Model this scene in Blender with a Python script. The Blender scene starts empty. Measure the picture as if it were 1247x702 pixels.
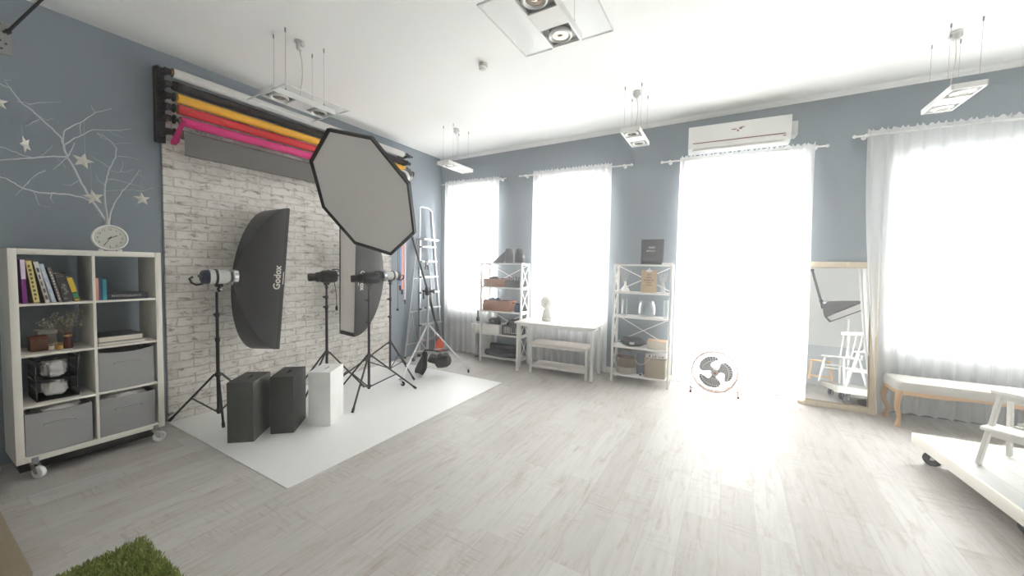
import bpy, bmesh, math, random
from math import sin, cos, pi, radians as RAD
from mathutils import Vector as V, Matrix as MX, Euler

random.seed(7)
scene = bpy.context.scene
COL = scene.collection
H = 1.53                                   # camera height
XW = -4.568                                # inner face of the left wall
YW, TL = 5.274, 0.0561                     # back wall: Y = YW + TL*(X-XW)
TH = math.atan(TL)
ZC, SL = 3.429, 0.0238                     # ceiling: Z = ZC + SL*(X-XW)


def wallp(x, d=0.0, z=0.0):
    """Point at world X=x on the back wall's face, moved d metres into the room."""
    return V((x + sin(TH) * d, YW + TL * (x - XW) - cos(TH) * d, z))


def ceil_z(x):
    return ZC + SL * (x - XW)


# ------------------------------------------------------------------ materials
MATS = {}


def s2l(c):
    return tuple(((v / 255.0) / 12.92 if v / 255.0 <= 0.04045 else ((v / 255.0 + 0.055) / 1.055) ** 2.4) for v in c)


def new_mat(name):
    m = bpy.data.materials.new(name)
    m.use_nodes = True
    nt = m.node_tree
    for n in list(nt.nodes):
        nt.nodes.remove(n)
    out = nt.nodes.new('ShaderNodeOutputMaterial')
    return m, nt, out


def N(nt, kind, **kw):
    n = nt.nodes.new(kind)
    for k, v in kw.items():
        if k in n.inputs:
            n.inputs[k].default_value = v
        else:
            setattr(n, k, v)
    return n


def pm(name, col, rough=0.5, metal=0.0, var=0.06, scale=25.0, bump=0.0, bscale=200.0, spec=0.5, sheen=0.0, stretch=None):
    """Principled material whose colour wanders a little with object-space noise."""
    if name in MATS:
        return MATS[name]
    m, nt, out = new_mat(name)
    L = nt.links.new
    c = s2l(col)
    p = N(nt, 'ShaderNodeBsdfPrincipled', Roughness=rough, Metallic=metal)
    p.inputs['Specular IOR Level'].default_value = spec
    if sheen:
        p.inputs['Sheen Weight'].default_value = sheen
    tc = N(nt, 'ShaderNodeTexCoord')
    mp = N(nt, 'ShaderNodeMapping')
    if stretch:
        mp.inputs['Scale'].default_value = stretch
    L(tc.outputs['Object'], mp.inputs['Vector'])
    nz = N(nt, 'ShaderNodeTexNoise', Scale=scale, Detail=4.0)
    L(mp.outputs['Vector'], nz.inputs['Vector'])
    mix = N(nt, 'ShaderNodeMix', data_type='RGBA')
    mix.inputs[6].default_value = (*[max(0, v * (1 - var)) for v in c], 1)
    mix.inputs[7].default_value = (*[min(1, v * (1 + var)) for v in c], 1)
    L(nz.outputs['Fac'], mix.inputs[0])
    L(mix.outputs[2], p.inputs['Base Color'])
    if bump:
        n2 = N(nt, 'ShaderNodeTexNoise', Scale=bscale, Detail=2.0)
        L(mp.outputs['Vector'], n2.inputs['Vector'])
        b = N(nt, 'ShaderNodeBump', Strength=bump, Distance=0.004)
        L(n2.outputs['Fac'], b.inputs['Height'])
        L(b.outputs['Normal'], p.inputs['Normal'])
    L(p.outputs['BSDF'], out.inputs['Surface'])
    MATS[name] = m
    return m


def glass_mat(name, tint=(0.975, 0.985, 0.985), gloss=0.08, rough=0.02, edge=0.45):
    if name in MATS:
        return MATS[name]
    m, nt, out = new_mat(name)
    L = nt.links.new
    t = N(nt, 'ShaderNodeBsdfTransparent')
    t.inputs['Color'].default_value = (*tint, 1)
    g = N(nt, 'ShaderNodeBsdfGlossy', Roughness=rough)
    lw = N(nt, 'ShaderNodeLayerWeight', Blend=0.35)
    mul = N(nt, 'ShaderNodeMath', operation='MULTIPLY')
    mul.inputs[1].default_value = edge
    add = N(nt, 'ShaderNodeMath', operation='ADD')
    add.inputs[1].default_value = gloss * 0.4
    L(lw.outputs['Facing'], mul.inputs[0])
    L(mul.outputs[0], add.inputs[0])
    mx = N(nt, 'ShaderNodeMixShader')
    L(add.outputs[0], mx.inputs[0])
    L(t.outputs[0], mx.inputs[1])
    L(g.outputs[0], mx.inputs[2])
    L(mx.outputs[0], out.inputs['Surface'])
    MATS[name] = m
    return m


def curtain_mat():
    m, nt, out = new_mat('sheer_white_cloth')
    L = nt.links.new
    tc = N(nt, 'ShaderNodeTexCoord')
    nz = N(nt, 'ShaderNodeTexNoise', Scale=6.0, Detail=3.0)
    mp = N(nt, 'ShaderNodeMapping')
    mp.inputs['Scale'].default_value = (30, 30, 0.6)
    L(tc.outputs['Object'], mp.inputs['Vector'])
    L(mp.outputs['Vector'], nz.inputs['Vector'])
    mx = N(nt, 'ShaderNodeMix', data_type='RGBA')
    mx.inputs[6].default_value = (0.93, 0.925, 0.915, 1)
    mx.inputs[7].default_value = (0.985, 0.98, 0.97, 1)
    L(nz.outputs['Fac'], mx.inputs[0])
    d = N(nt, 'ShaderNodeBsdfDiffuse')
    tr = N(nt, 'ShaderNodeBsdfTranslucent')
    tp = N(nt, 'ShaderNodeBsdfTransparent')
    L(mx.outputs[2], d.inputs['Color'])
    L(mx.outputs[2], tr.inputs['Color'])
    a = N(nt, 'ShaderNodeMixShader')
    a.inputs[0].default_value = 0.52
    L(d.outputs[0], a.inputs[1])
    L(tr.outputs[0], a.inputs[2])
    b = N(nt, 'ShaderNodeMixShader')
    b.inputs[0].default_value = 0.09
    L(a.outputs[0], b.inputs[1])
    L(tp.outputs[0], b.inputs[2])
    L(b.outputs[0], out.inputs['Surface'])
    return m


def floor_mat():
    m, nt, out = new_mat('whitewashed_planks')
    L = nt.links.new
    tc = N(nt, 'ShaderNodeTexCoord')
    mp = N(nt, 'ShaderNodeMapping')
    mp.inputs['Rotation'].default_value = (0, 0, RAD(90))
    L(tc.outputs['Object'], mp.inputs['Vector'])
    br = N(nt, 'ShaderNodeTexBrick', offset=0.37, offset_frequency=2)
    br.inputs['Color1'].default_value = (0, 0, 0, 1)
    br.inputs['Color2'].default_value = (1, 1, 1, 1)
    br.inputs['Mortar'].default_value = (0.5, 0.5, 0.5, 1)
    br.inputs['Scale'].default_value = 1.0
    br.inputs['Mortar Size'].default_value = 0.0018
    br.inputs['Mortar Smooth'].default_value = 0.3
    br.inputs['Brick Width'].default_value = 1.28
    br.inputs['Row Height'].default_value = 0.192
    L(mp.outputs['Vector'], br.inputs['Vector'])
    # per plank shift of the grain
    sh = N(nt, 'ShaderNodeVectorMath', operation='MULTIPLY_ADD')
    sh.inputs[1].default_value = (7.3, 3.1, 5.7)
    L(br.outputs['Color'], sh.inputs[0])
    L(tc.outputs['Object'], sh.inputs[2])
    g = N(nt, 'ShaderNodeMapping')
    g.inputs['Scale'].default_value = (38, 2.2, 1)
    L(sh.outputs[0], g.inputs['Vector'])
    grain = N(nt, 'ShaderNodeTexNoise', Scale=1.0, Detail=6.0, Roughness=0.65)
    L(g.outputs['Vector'], grain.inputs['Vector'])
    g2 = N(nt, 'ShaderNodeMapping')
    g2.inputs['Scale'].default_value = (16, 3.0, 1)
    L(sh.outputs[0], g2.inputs['Vector'])
    wear = N(nt, 'ShaderNodeTexNoise', Scale=1.0, Detail=8.0, Roughness=0.75, Distortion=0.6)
    L(g2.outputs['Vector'], wear.inputs['Vector'])
    plank = N(nt, 'ShaderNodeMix', data_type='RGBA')
    plank.inputs[6].default_value = (*s2l((188, 184, 180)), 1)
    plank.inputs[7].default_value = (*s2l((200, 197, 194)), 1)
    L(br.outputs['Color'], plank.inputs[0])
    gr = N(nt, 'ShaderNodeMapRange')
    gr.inputs['From Min'].default_value = 0.45
    gr.inputs['From Max'].default_value = 0.72
    gr.inputs['To Max'].default_value = 0.36
    L(grain.outputs['Fac'], gr.inputs['Value'])
    mix1 = N(nt, 'ShaderNodeMix', data_type='RGBA')
    mix1.inputs[7].default_value = (*s2l((160, 154, 148)), 1)
    L(gr.outputs[0], mix1.inputs[0])
    L(plank.outputs[2], mix1.inputs[6])
    wr = N(nt, 'ShaderNodeMapRange')
    wr.inputs['From Min'].default_value = 0.53
    wr.inputs['From Max'].default_value = 0.72
    wr.inputs['To Max'].default_value = 0.60
    L(wear.outputs['Fac'], wr.inputs['Value'])
    mix2 = N(nt, 'ShaderNodeMix', data_type='RGBA')
    mix2.inputs[7].default_value = (*s2l((150, 130, 112)), 1)
    L(wr.outputs[0], mix2.inputs[0])
    L(mix1.outputs[2], mix2.inputs[6])
    # cross-cut saw marks in patches
    g3 = N(nt, 'ShaderNodeMapping')
    g3.inputs['Scale'].default_value = (5.0, 75, 1)
    g3.inputs['Rotation'].default_value = (0, 0, RAD(14))
    L(sh.outputs[0], g3.inputs['Vector'])
    saw = N(nt, 'ShaderNodeTexNoise', Scale=1.0, Detail=3.0, Roughness=0.6)
    L(g3.outputs['Vector'], saw.inputs['Vector'])
    pt = N(nt, 'ShaderNodeTexNoise', Scale=1.6, Detail=2.0)
    L(sh.outputs[0], pt.inputs['Vector'])
    pr_ = N(nt, 'ShaderNodeMapRange')
    pr_.inputs['From Min'].default_value = 0.48
    pr_.inputs['From Max'].default_value = 0.62
    L(pt.outputs['Fac'], pr_.inputs['Value'])
    sr_ = N(nt, 'ShaderNodeMapRange')
    sr_.inputs['From Min'].default_value = 0.52
    sr_.inputs['From Max'].default_value = 0.66
    sr_.inputs['To Max'].default_value = 0.55
    L(saw.outputs['Fac'], sr_.inputs['Value'])
    sm_ = N(nt, 'ShaderNodeMath', operation='MULTIPLY')
    L(pr_.outputs[0], sm_.inputs[0])
    L(sr_.outputs[0], sm_.inputs[1])
    mix3 = N(nt, 'ShaderNodeMix', data_type='RGBA')
    mix3.inputs[7].default_value = (*s2l((158, 148, 138)), 1)
    L(sm_.outputs[0], mix3.inputs[0])
    L(mix2.outputs[2], mix3.inputs[6])
    mix2 = mix3
    mort = N(nt, 'ShaderNodeMix', data_type='RGBA')
    mort.inputs[7].default_value = (*s2l((176, 172, 168)), 1)
    L(br.outputs['Fac'], mort.inputs[0])
    L(mix2.outputs[2], mort.inputs[6])
    p = N(nt, 'ShaderNodeBsdfPrincipled')
    L(mort.outputs[2], p.inputs['Base Color'])
    rr = N(nt, 'ShaderNodeMapRange')
    rr.inputs['To Min'].default_value = 0.42
    rr.inputs['To Max'].default_value = 0.60
    L(grain.outputs['Fac'], rr.inputs['Value'])
    L(rr.outputs[0], p.inputs['Roughness'])
    b = N(nt, 'ShaderNodeBump', Strength=0.12, Distance=0.002)
    L(grain.outputs['Fac'], b.inputs['Height'])
    L(b.outputs['Normal'], p.inputs['Normal'])
    L(p.outputs['BSDF'], out.inputs['Surface'])
    return m


def brick_mat():
    m, nt, out = new_mat('whitewashed_brick')
    L = nt.links.new
    tc = N(nt, 'ShaderNodeTexCoord')
    mp = N(nt, 'ShaderNodeMapping')
    sep = N(nt, 'ShaderNodeSeparateXYZ')
    cmb = N(nt, 'ShaderNodeCombineXYZ')
    L(tc.outputs['Object'], sep.inputs[0])
    L(sep.outputs['Y'], cmb.inputs['X'])
    L(sep.outputs['Z'], cmb.inputs['Y'])
    dn = N(nt, 'ShaderNodeTexNoise', Scale=7.0, Detail=3.0)
    L(cmb.outputs[0], dn.inputs['Vector'])
    dis = N(nt, 'ShaderNodeVectorMath', operation='MULTIPLY_ADD')
    dis.inputs[1].default_value = (0.05, 0.035, 0.0)
    L(dn.outputs['Color'], dis.inputs[0])
    L(cmb.outputs[0], dis.inputs[2])
    br = N(nt, 'ShaderNodeTexBrick')
    br.inputs['Color1'].default_value = (0.25, 0.25, 0.25, 1)
    br.inputs['Color2'].default_value = (0.9, 0.9, 0.9, 1)
    br.inputs['Mortar'].default_value = (0, 0, 0, 1)
    br.inputs['Scale'].default_value = 1.0
    br.inputs['Mortar Size'].default_value = 0.010
    br.inputs['Mortar Smooth'].default_value = 0.7
    br.inputs['Brick Width'].default_value = 0.25
    br.inputs['Row Height'].default_value = 0.083
    L(dis.outputs[0], br.inputs['Vector'])
    base = N(nt, 'ShaderNodeMix', data_type='RGBA')
    base.inputs[6].default_value = (*s2l((216, 211, 203)), 1)
    base.inputs[7].default_value = (*s2l((230, 227, 222)), 1)
    L(br.outputs['Color'], base.inputs[0])
    mo = N(nt, 'ShaderNodeMix', data_type='RGBA')
    mo.inputs[7].default_value = (*s2l((178, 168, 158)), 1)
    mf = N(nt, 'ShaderNodeMath', operation='MULTIPLY')
    mf.inputs[1].default_value = 0.30
    L(br.outputs['Fac'], mf.inputs[0])
    L(mf.outputs[0], mo.inputs[0])
    L(base.outputs[2], mo.inputs[6])
    # broad grime, then dark flakes stretched along the courses
    n1 = N(nt, 'ShaderNodeTexNoise', Scale=4.0, Detail=6.0, Roughness=0.7)
    L(cmb.outputs[0], n1.inputs['Vector'])
    r1 = N(nt, 'ShaderNodeMapRange')
    r1.inputs['From Min'].default_value = 0.48
    r1.inputs['From Max'].default_value = 0.75
    r1.inputs['To Max'].default_value = 0.55
    L(n1.outputs['Fac'], r1.inputs['Value'])
    g1 = N(nt, 'ShaderNodeMix', data_type='RGBA')
    g1.inputs[7].default_value = (*s2l((150, 140, 130)), 1)
    L(r1.outputs[0], g1.inputs[0])
    L(mo.outputs[2], g1.inputs[6])
    st = N(nt, 'ShaderNodeMapping')
    st.inputs['Scale'].default_value = (9, 22, 1)
    L(cmb.outputs[0], st.inputs['Vector'])
    n2 = N(nt, 'ShaderNodeTexNoise', Scale=1.0, Detail=7.0, Roughness=0.72, Distortion=0.5)
    L(st.outputs['Vector'], n2.inputs['Vector'])
    r2 = N(nt, 'ShaderNodeMapRange')
    r2.inputs['From Min'].default_value = 0.535
    r2.inputs['From Max'].default_value = 0.67
    r2.inputs['To Max'].default_value = 0.8
    L(n2.outputs['Fac'], r2.inputs['Value'])
    g2 = N(nt, 'ShaderNodeMix', data_type='RGBA')
    g2.inputs[7].default_value = (*s2l((104, 84, 78)), 1)
    L(r2.outputs[0], g2.inputs[0])
    L(g1.outputs[2], g2.inputs[6])
    p = N(nt, 'ShaderNodeBsdfPrincipled', Roughness=0.75)
    L(g2.outputs[2], p.inputs['Base Color'])
    hs = N(nt, 'ShaderNodeMath', operation='MULTIPLY_ADD')
    hs.inputs[1].default_value = -1.0
    L(br.outputs['Fac'], hs.inputs[0])
    L(n2.outputs['Fac'], hs.inputs[2])
    b = N(nt, 'ShaderNodeBump', Strength=0.5, Distance=0.010)
    L(hs.outputs[0], b.inputs['Height'])
    L(b.outputs['Normal'], p.inputs['Normal'])
    L(p.outputs['BSDF'], out.inputs['Surface'])
    return m


def plank_white_mat():
    m, nt, out = new_mat('white_board_planks')
    L = nt.links.new
    tc = N(nt, 'ShaderNodeTexCoord')
    br = N(nt, 'ShaderNodeTexBrick')
    br.inputs['Color1'].default_value = (*s2l((188, 188, 185)), 1)
    br.inputs['Color2'].default_value = (*s2l((198, 198, 195)), 1)
    br.inputs['Mortar'].default_value = (*s2l((150, 148, 144)), 1)
    br.inputs['Scale'].default_value = 1.0
    br.inputs['Mortar Size'].default_value = 0.0022
    br.inputs['Brick Width'].default_value = 2.6
    br.inputs['Row Height'].default_value = 0.14
    rt = N(nt, 'ShaderNodeMapping')
    rt.inputs['Rotation'].default_value = (0, 0, RAD(90))
    L(tc.outputs['Object'], rt.inputs['Vector'])
    L(rt.outputs['Vector'], br.inputs['Vector'])
    p = N(nt, 'ShaderNodeBsdfPrincipled', Roughness=0.5)
    nz = N(nt, 'ShaderNodeTexNoise', Scale=5.0, Detail=6.0)
    mp = N(nt, 'ShaderNodeMapping')
    mp.inputs['Scale'].default_value = (1, 10, 1)
    L(tc.outputs['Object'], mp.inputs['Vector'])
    L(mp.outputs['Vector'], nz.inputs['Vector'])
    r = N(nt, 'ShaderNodeMapRange')
    r.inputs['From Min'].default_value = 0.5
    r.inputs['From Max'].default_value = 0.8
    r.inputs['To Max'].default_value = 0.3
    L(nz.outputs['Fac'], r.inputs['Value'])
    mx = N(nt, 'ShaderNodeMix', data_type='RGBA')
    mx.inputs[7].default_value = (*s2l((176, 172, 165)), 1)
    L(r.outputs[0], mx.inputs[0])
    L(br.outputs['Color'], mx.inputs[6])
    L(mx.outputs[2], p.inputs['Base Color'])
    L(p.outputs['BSDF'], out.inputs['Surface'])
    return m


def stripe_mat(name, c1, c2, axis='Z', freq=60.0, rough=0.8):
    m, nt, out = new_mat(name)
    L = nt.links.new
    tc = N(nt, 'ShaderNodeTexCoord')
    w = N(nt, 'ShaderNodeTexWave', bands_direction=axis, Scale=freq / 6.283 * 2, Distortion=1.5, Detail=2.0)
    L(tc.outputs['Object'], w.inputs['Vector'])
    mx = N(nt, 'ShaderNodeMix', data_type='RGBA')
    mx.inputs[6].default_value = (*s2l(c1), 1)
    mx.inputs[7].default_value = (*s2l(c2), 1)
    L(w.outputs['Fac'], mx.inputs[0])
    p = N(nt, 'ShaderNodeBsdfPrincipled', Roughness=rough)
    L(mx.outputs[2], p.inputs['Base Color'])
    b = N(nt, 'ShaderNodeBump', Strength=0.5, Distance=0.006)
    L(w.outputs['Fac'], b.inputs['Height'])
    L(b.outputs['Normal'], p.inputs['Normal'])
    L(p.outputs['BSDF'], out.inputs['Surface'])
    return m


def mirror_mat():
    m, nt, out = new_mat('mirror_silver')
    p = N(nt, 'ShaderNodeBsdfPrincipled', Roughness=0.01, Metallic=1.0)
    nz = N(nt, 'ShaderNodeTexNoise', Scale=3.0)
    mx = N(nt, 'ShaderNodeMix', data_type='RGBA')
    mx.inputs[6].default_value = (0.90, 0.92, 0.92, 1)
    mx.inputs[7].default_value = (0.93, 0.94, 0.94, 1)
    nt.links.new(nz.outputs['Fac'], mx.inputs[0])
    nt.links.new(mx.outputs[2], p.inputs['Base Color'])
    nt.links.new(p.outputs['BSDF'], out.inputs['Surface'])
    return m


WALLBLUE = pm('blue_grey_wall_paint', (138, 147, 155), 0.75, var=0.02, scale=3, bump=0.05, bscale=120)
WHITEWALL = pm('white_wall_paint', (226, 226, 224), 0.75, var=0.02, scale=3, bump=0.05, bscale=120)
GREYWALL = pm('pale_grey_wall_paint', (196, 201, 206), 0.7, var=0.02, scale=3)
CEIL = pm('white_ceiling_paint', (240, 240, 238), 0.85, var=0.015, scale=2)
FLOOR = floor_mat()
BRICK = brick_mat()
CLOTH = curtain_mat()
PLANKW = plank_white_mat()
MIRROR = mirror_mat()
GLASS = glass_mat('clear_glass')
WINGLASS = glass_mat('window_glass', (0.97, 0.98, 0.98), 0.08)
WHITE = pm('white_lacquer', (228, 226, 221), 0.4, var=0.02, scale=8)
WHITEMETAL = pm('white_powder_coat', (238, 237, 234), 0.4, var=0.015, scale=12)
WHITEPLAST = pm('white_plastic', (234, 234, 231), 0.35, var=0.015, scale=12)
WARMWHITE = pm('cream_white_lacquer', (220, 216, 206), 0.45, var=0.025, scale=6)
BLACK = pm('black_metal', (30, 28, 27), 0.4, var=0.15, scale=40)
BLACKPL = pm('black_plastic', (27, 27, 29), 0.45, var=0.15, scale=40)
BLUEBLK = pm('blue_black_plastic', (28, 34, 56), 0.4, var=0.15, scale=40)
SOFTBLK = pm('black_softbox_nylon', (52, 50, 52), 0.62, var=0.08, scale=9, bump=0.15, bscale=90, sheen=0.2)
RIMBLK = pm('black_softbox_binding', (30, 29, 30), .6, var=.1, scale=30)
DIFFUSER = pm('grey_white_diffuser_cloth', (238, 234, 231), 0.8, var=0.03, scale=5, bump=0.2, bscale=14)
SILVER = pm('brushed_aluminium', (200, 201, 203), 0.32, metal=0.9, var=0.05, scale=60)
CHROME = pm('chrome', (215, 217, 220), 0.15, metal=1.0, var=0.03, scale=30)
STEEL = pm('grey_steel', (150, 152, 155), 0.4, metal=0.8, var=0.05, scale=30)
HEADWHITE = pm('strobe_housing_grey_white', (205, 205, 202), 0.35, var=0.03, scale=20)
RUBBER = pm('dark_rubber', (38, 37, 38), 0.7, var=0.1, scale=40)


# ------------------------------------------------------------------ mesh building
def basis_of(o):
    m = MX.Identity(4)
    while o is not None:
        m = o.matrix_basis @ m
        o = o.parent
    return m


def frame(z, x=None):
    """Rotation whose +Z is along z."""
    z = V(z).normalized()
    ref = V(x) if x is not None else (V((0, 0, 1)) if abs(z.z) < 0.95 else V((1, 0, 0)))
    xx = (ref - z * ref.dot(z)).normalized()
    yy = z.cross(xx)
    return MX((xx, yy, z)).transposed().to_4x4()


def _boxvf(cx, cy, w, h, t):
    vs = [(cx + sx * w / 2, cy + sy * h / 2, z) for z in (0, t) for sx, sy in ((-1, -1), (1, -1), (1, 1), (-1, 1))]
    return vs, [(3, 2, 1, 0), (4, 5, 6, 7)] + [(i, (i + 1) % 4, 4 + (i + 1) % 4, 4 + i) for i in range(4)]


class MB:
    def __init__(self):
        self.v, self.f = [], []

    def add(self, vs, fs, M=None):
        b = len(self.v)
        self.v += [(M @ V(p)) if M is not None else V(p) for p in vs]
        self.f += [tuple(b + i for i in f) for f in fs]
        return self

    def bm(self, bm, M=None):
        bm.verts.index_update()
        return self.add([v.co.copy() for v in bm.verts], [[v.index for v in f.verts] for f in bm.faces], M)

    def box(self, c, s, R=None, bev=0.0, seg=2):
        bm = bmesh.new()
        bmesh.ops.create_cube(bm, size=1.0)
        bmesh.ops.scale(bm, vec=V(s), verts=bm.verts)
        if bev > 0:
            bmesh.ops.bevel(bm, geom=list(bm.edges), offset=min(bev, 0.45 * min(s)), segments=seg, affect='EDGES', profile=0.5)
        M = MX.Translation(V(c)) @ (R.to_4x4() if R is not None else MX.Identity(4))
        self.bm(bm, M)
        bm.free()
        return self

    def span(self, a, b, bev=0.0):
        a, b = V(a), V(b)
        return self.box((a + b) / 2, [abs(x) for x in (b - a)], bev=bev)

    def bar(self, p0, p1, w, t, x=None, bev=0.0):
        """Rectangular bar from p0 to p1; w along x-reference, t across."""
        p0, p1 = V(p0), V(p1)
        R = frame(p1 - p0, x)
        return self.box((p0 + p1) / 2, (w, t, (p1 - p0).length), R, bev=bev, seg=1)

    def lathe(self, prof, M=None, n=24, a0=0.0, a1=2 * pi):
        """prof: (r, z) pairs; revolved about +Z of M; ends closed."""
        full = abs(a1 - a0 - 2 * pi) < 1e-6
        m = n if full else n + 1
        vs, fs = [], []
        for r, z in prof:
            for k in range(m):
                a = a0 + (a1 - a0) * k / n
                vs.append((r * cos(a), r * sin(a), z))
        for i in range(len(prof) - 1):
            for k in range(n):
                k2 = (k + 1) % m if full else k + 1
                fs.append((i * m + k, i * m + k2, (i + 1) * m + k2, (i + 1) * m + k))
        if full:
            if prof[0][0] > 1e-6:
                fs.append(tuple(reversed(range(m))))
            if prof[-1][0] > 1e-6:
                fs.append(tuple((len(prof) - 1) * m + k for k in range(m)))
        return self.add(vs, fs, M)

    def cyl(self, p0, p1, r0, r1=None, n=16):
        p0, p1 = V(p0), V(p1)
        r1 = r0 if r1 is None else r1
        M = MX.Translation(p0) @ frame(p1 - p0)
        return self.lathe([(r0, 0), (r1, (p1 - p0).length)], M, n)

    def cone_prof(self, p0, p1, prof, n=24):
        p0, p1 = V(p0), V(p1)
        Lg = (p1 - p0).length
        return self.lathe([(r, t * Lg) for r, t in prof], MX.Translation(p0) @ frame(p1 - p0), n)

    def tube(self, pts, r, n=8, closed=False):
        pts = [V(p) for p in pts]
        rs = r if isinstance(r, (list, tuple)) else [r] * len(pts)
        k = len(pts)
        vs, fs = [], []
        prev = None
        for i, p in enumerate(pts):
            if closed:
                t = pts[(i + 1) % k] - pts[i - 1]
            else:
                t = pts[min(i + 1, k - 1)] - pts[max(i - 1, 0)]
            t.normalize()
            if prev is None:
                ref = V((0, 0, 1)) if abs(t.z) < 0.9 else V((1, 0, 0))
                x = (ref - t * ref.dot(t)).normalized()
            else:
                x = (prev - t * prev.dot(t)).normalized()
            prev = x
            y = t.cross(x)
            for j in range(n):
                a = 2 * pi * j / n
                vs.append(p + (x * cos(a) + y * sin(a)) * rs[i])
        m = k if closed else k - 1
        for i in range(m):
            for j in range(n):
                i2 = (i + 1) % k
                fs.append((i * n + j, i * n + (j + 1) % n, i2 * n + (j + 1) % n, i2 * n + j))
        if not closed:
            fs.append(tuple(reversed(range(n))))
            fs.append(tuple((k - 1) * n + j for j in range(n)))
        return self.add(vs, fs)

    def prism(self, poly, h, M=None):
        """2-D polygon in XY extruded from z=0 to z=h."""
        n = len(poly)
        vs = [(x, y, 0) for x, y in poly] + [(x, y, h) for x, y in poly]
        fs = [tuple(reversed(range(n))), tuple(range(n, 2 * n))]
        fs += [(i, (i + 1) % n, n + (i + 1) % n, n + i) for i in range(n)]
        return self.add(vs, fs, M)

    def hexa(self, q0, q1):
        """Solid between two quads."""
        vs = list(q0) + list(q1)
        return self.add(vs, [(3, 2, 1, 0), (4, 5, 6, 7)] + [(i, (i + 1) % 4, 4 + (i + 1) % 4, 4 + i) for i in range(4)])

    def sphere(self, c, r, n=16, s=(1, 1, 1), M=None):
        bm = bmesh.new()
        bmesh.ops.create_uvsphere(bm, u_segments=n, v_segments=max(6, n * 2 // 3), radius=1)
        MM = MX.Translation(V(c)) @ MX.Diagonal((r * s[0], r * s[1], r * s[2], 1))
        self.bm(bm, (M @ MM) if M is not None else MM)
        bm.free()
        return self

    def text(self, s, size, M, ext=0.0006, align='CENTER', bold=0.0):
        c = bpy.data.curves.new('lettering_curve', 'FONT')
        c.body = s
        c.size = size
        c.extrude = ext
        c.offset = size * bold
        c.align_x = align
        c.align_y = 'CENTER'
        c.resolution_u = 3
        o = bpy.data.objects.new('lettering_tmp', c)
        COL.objects.link(o)
        dg = bpy.context.evaluated_depsgraph_get()
        me = bpy.data.meshes.new_from_object(o.evaluated_get(dg))
        self.add([v.co.copy() for v in me.vertices], [tuple(p.vertices) for p in me.polygons], M)
        bpy.data.objects.remove(o)
        bpy.data.curves.remove(c)
        bpy.data.meshes.remove(me)
        return self

    def strokes(self, n, h, M, seed, wd=None, t=.0008):
        """A line of n small letter-like marks, h tall, centred on M's origin."""
        r = random.Random(seed)
        wd = wd or h * .62
        x = -n * wd / 2
        for _ in range(n):
            b = h * .17
            k = r.choice('HEINOTL')
            if k != 'T':
                self.add(*_boxvf(x + b / 2, 0, b, h, t), M)
            if k in 'HNO':
                self.add(*_boxvf(x + wd * .62, 0, b, h, t), M)
            if k in 'HE':
                self.add(*_boxvf(x + wd * .36, 0, wd * .5, b, t), M)
            if k in 'EOT':
                self.add(*_boxvf(x + wd * .36, h / 2 - b / 2, wd * .58, b, t), M)
            if k in 'EOL':
                self.add(*_boxvf(x + wd * .36, -h / 2 + b / 2, wd * .58, b, t), M)
            if k in 'TI':
                self.add(*_boxvf(x + wd * .36, 0, b, h, t), M)
            x += wd
        return self

    def build(self, name, mat, parent=None, world=False, smooth=35, T=None):
        me = bpy.data.meshes.new(name)
        vs = self.v
        if T is not None:
            vs = [T @ p for p in vs]
        if world and parent is not None:
            inv = basis_of(parent).inverted()
            vs = [inv @ p for p in vs]
        me.from_pydata([tuple(p) for p in vs], [], self.f)
        bm = bmesh.new()
        bm.from_mesh(me)
        bmesh.ops.recalc_face_normals(bm, faces=bm.faces)
        bm.to_mesh(me)
        bm.free()
        me.materials.append(mat)
        if smooth:
            me.polygons.foreach_set('use_smooth', [True] * len(me.polygons))
            me.set_sharp_from_angle(angle=RAD(smooth))
        o = bpy.data.objects.new(name, me)
        COL.objects.link(o)
        if parent is not None:
            o.parent = parent
        return o


def tag(o, label=None, cat=None, group=None, kind=None):
    if label:
        o['label'] = label
    if cat:
        o['category'] = cat
    if group:
        o['group'] = group
    if kind:
        o['kind'] = kind
    return o


def thing(name, label, cat, loc=(0, 0, 0), rz=0.0, group=None):
    o = bpy.data.objects.new(name, None)
    o.empty_display_size = 0.1
    COL.objects.link(o)
    o.location = V(loc)
    o.rotation_euler = (0, 0, rz)
    return tag(o, label, cat, group)


def copy_tree(o, parent=None):
    c = o.copy()
    COL.objects.link(c)
    if parent is not None:
        c.parent = parent
    for ch in list(o.children):
        copy_tree(ch, c)
    return c


def struct(o):
    o['kind'] = 'structure'
    return o


def arc(c, r, a0, a1, n, plane='xz'):
    out = []
    for k in range(n + 1):
        a = a0 + (a1 - a0) * k / n
        if plane == 'xz':
            out.append(V(c) + V((r * cos(a), 0, r * sin(a))))
        elif plane == 'yz':
            out.append(V(c) + V((0, r * cos(a), r * sin(a))))
        else:
            out.append(V(c) + V((r * cos(a), r * sin(a), 0)))
    return out


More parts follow.
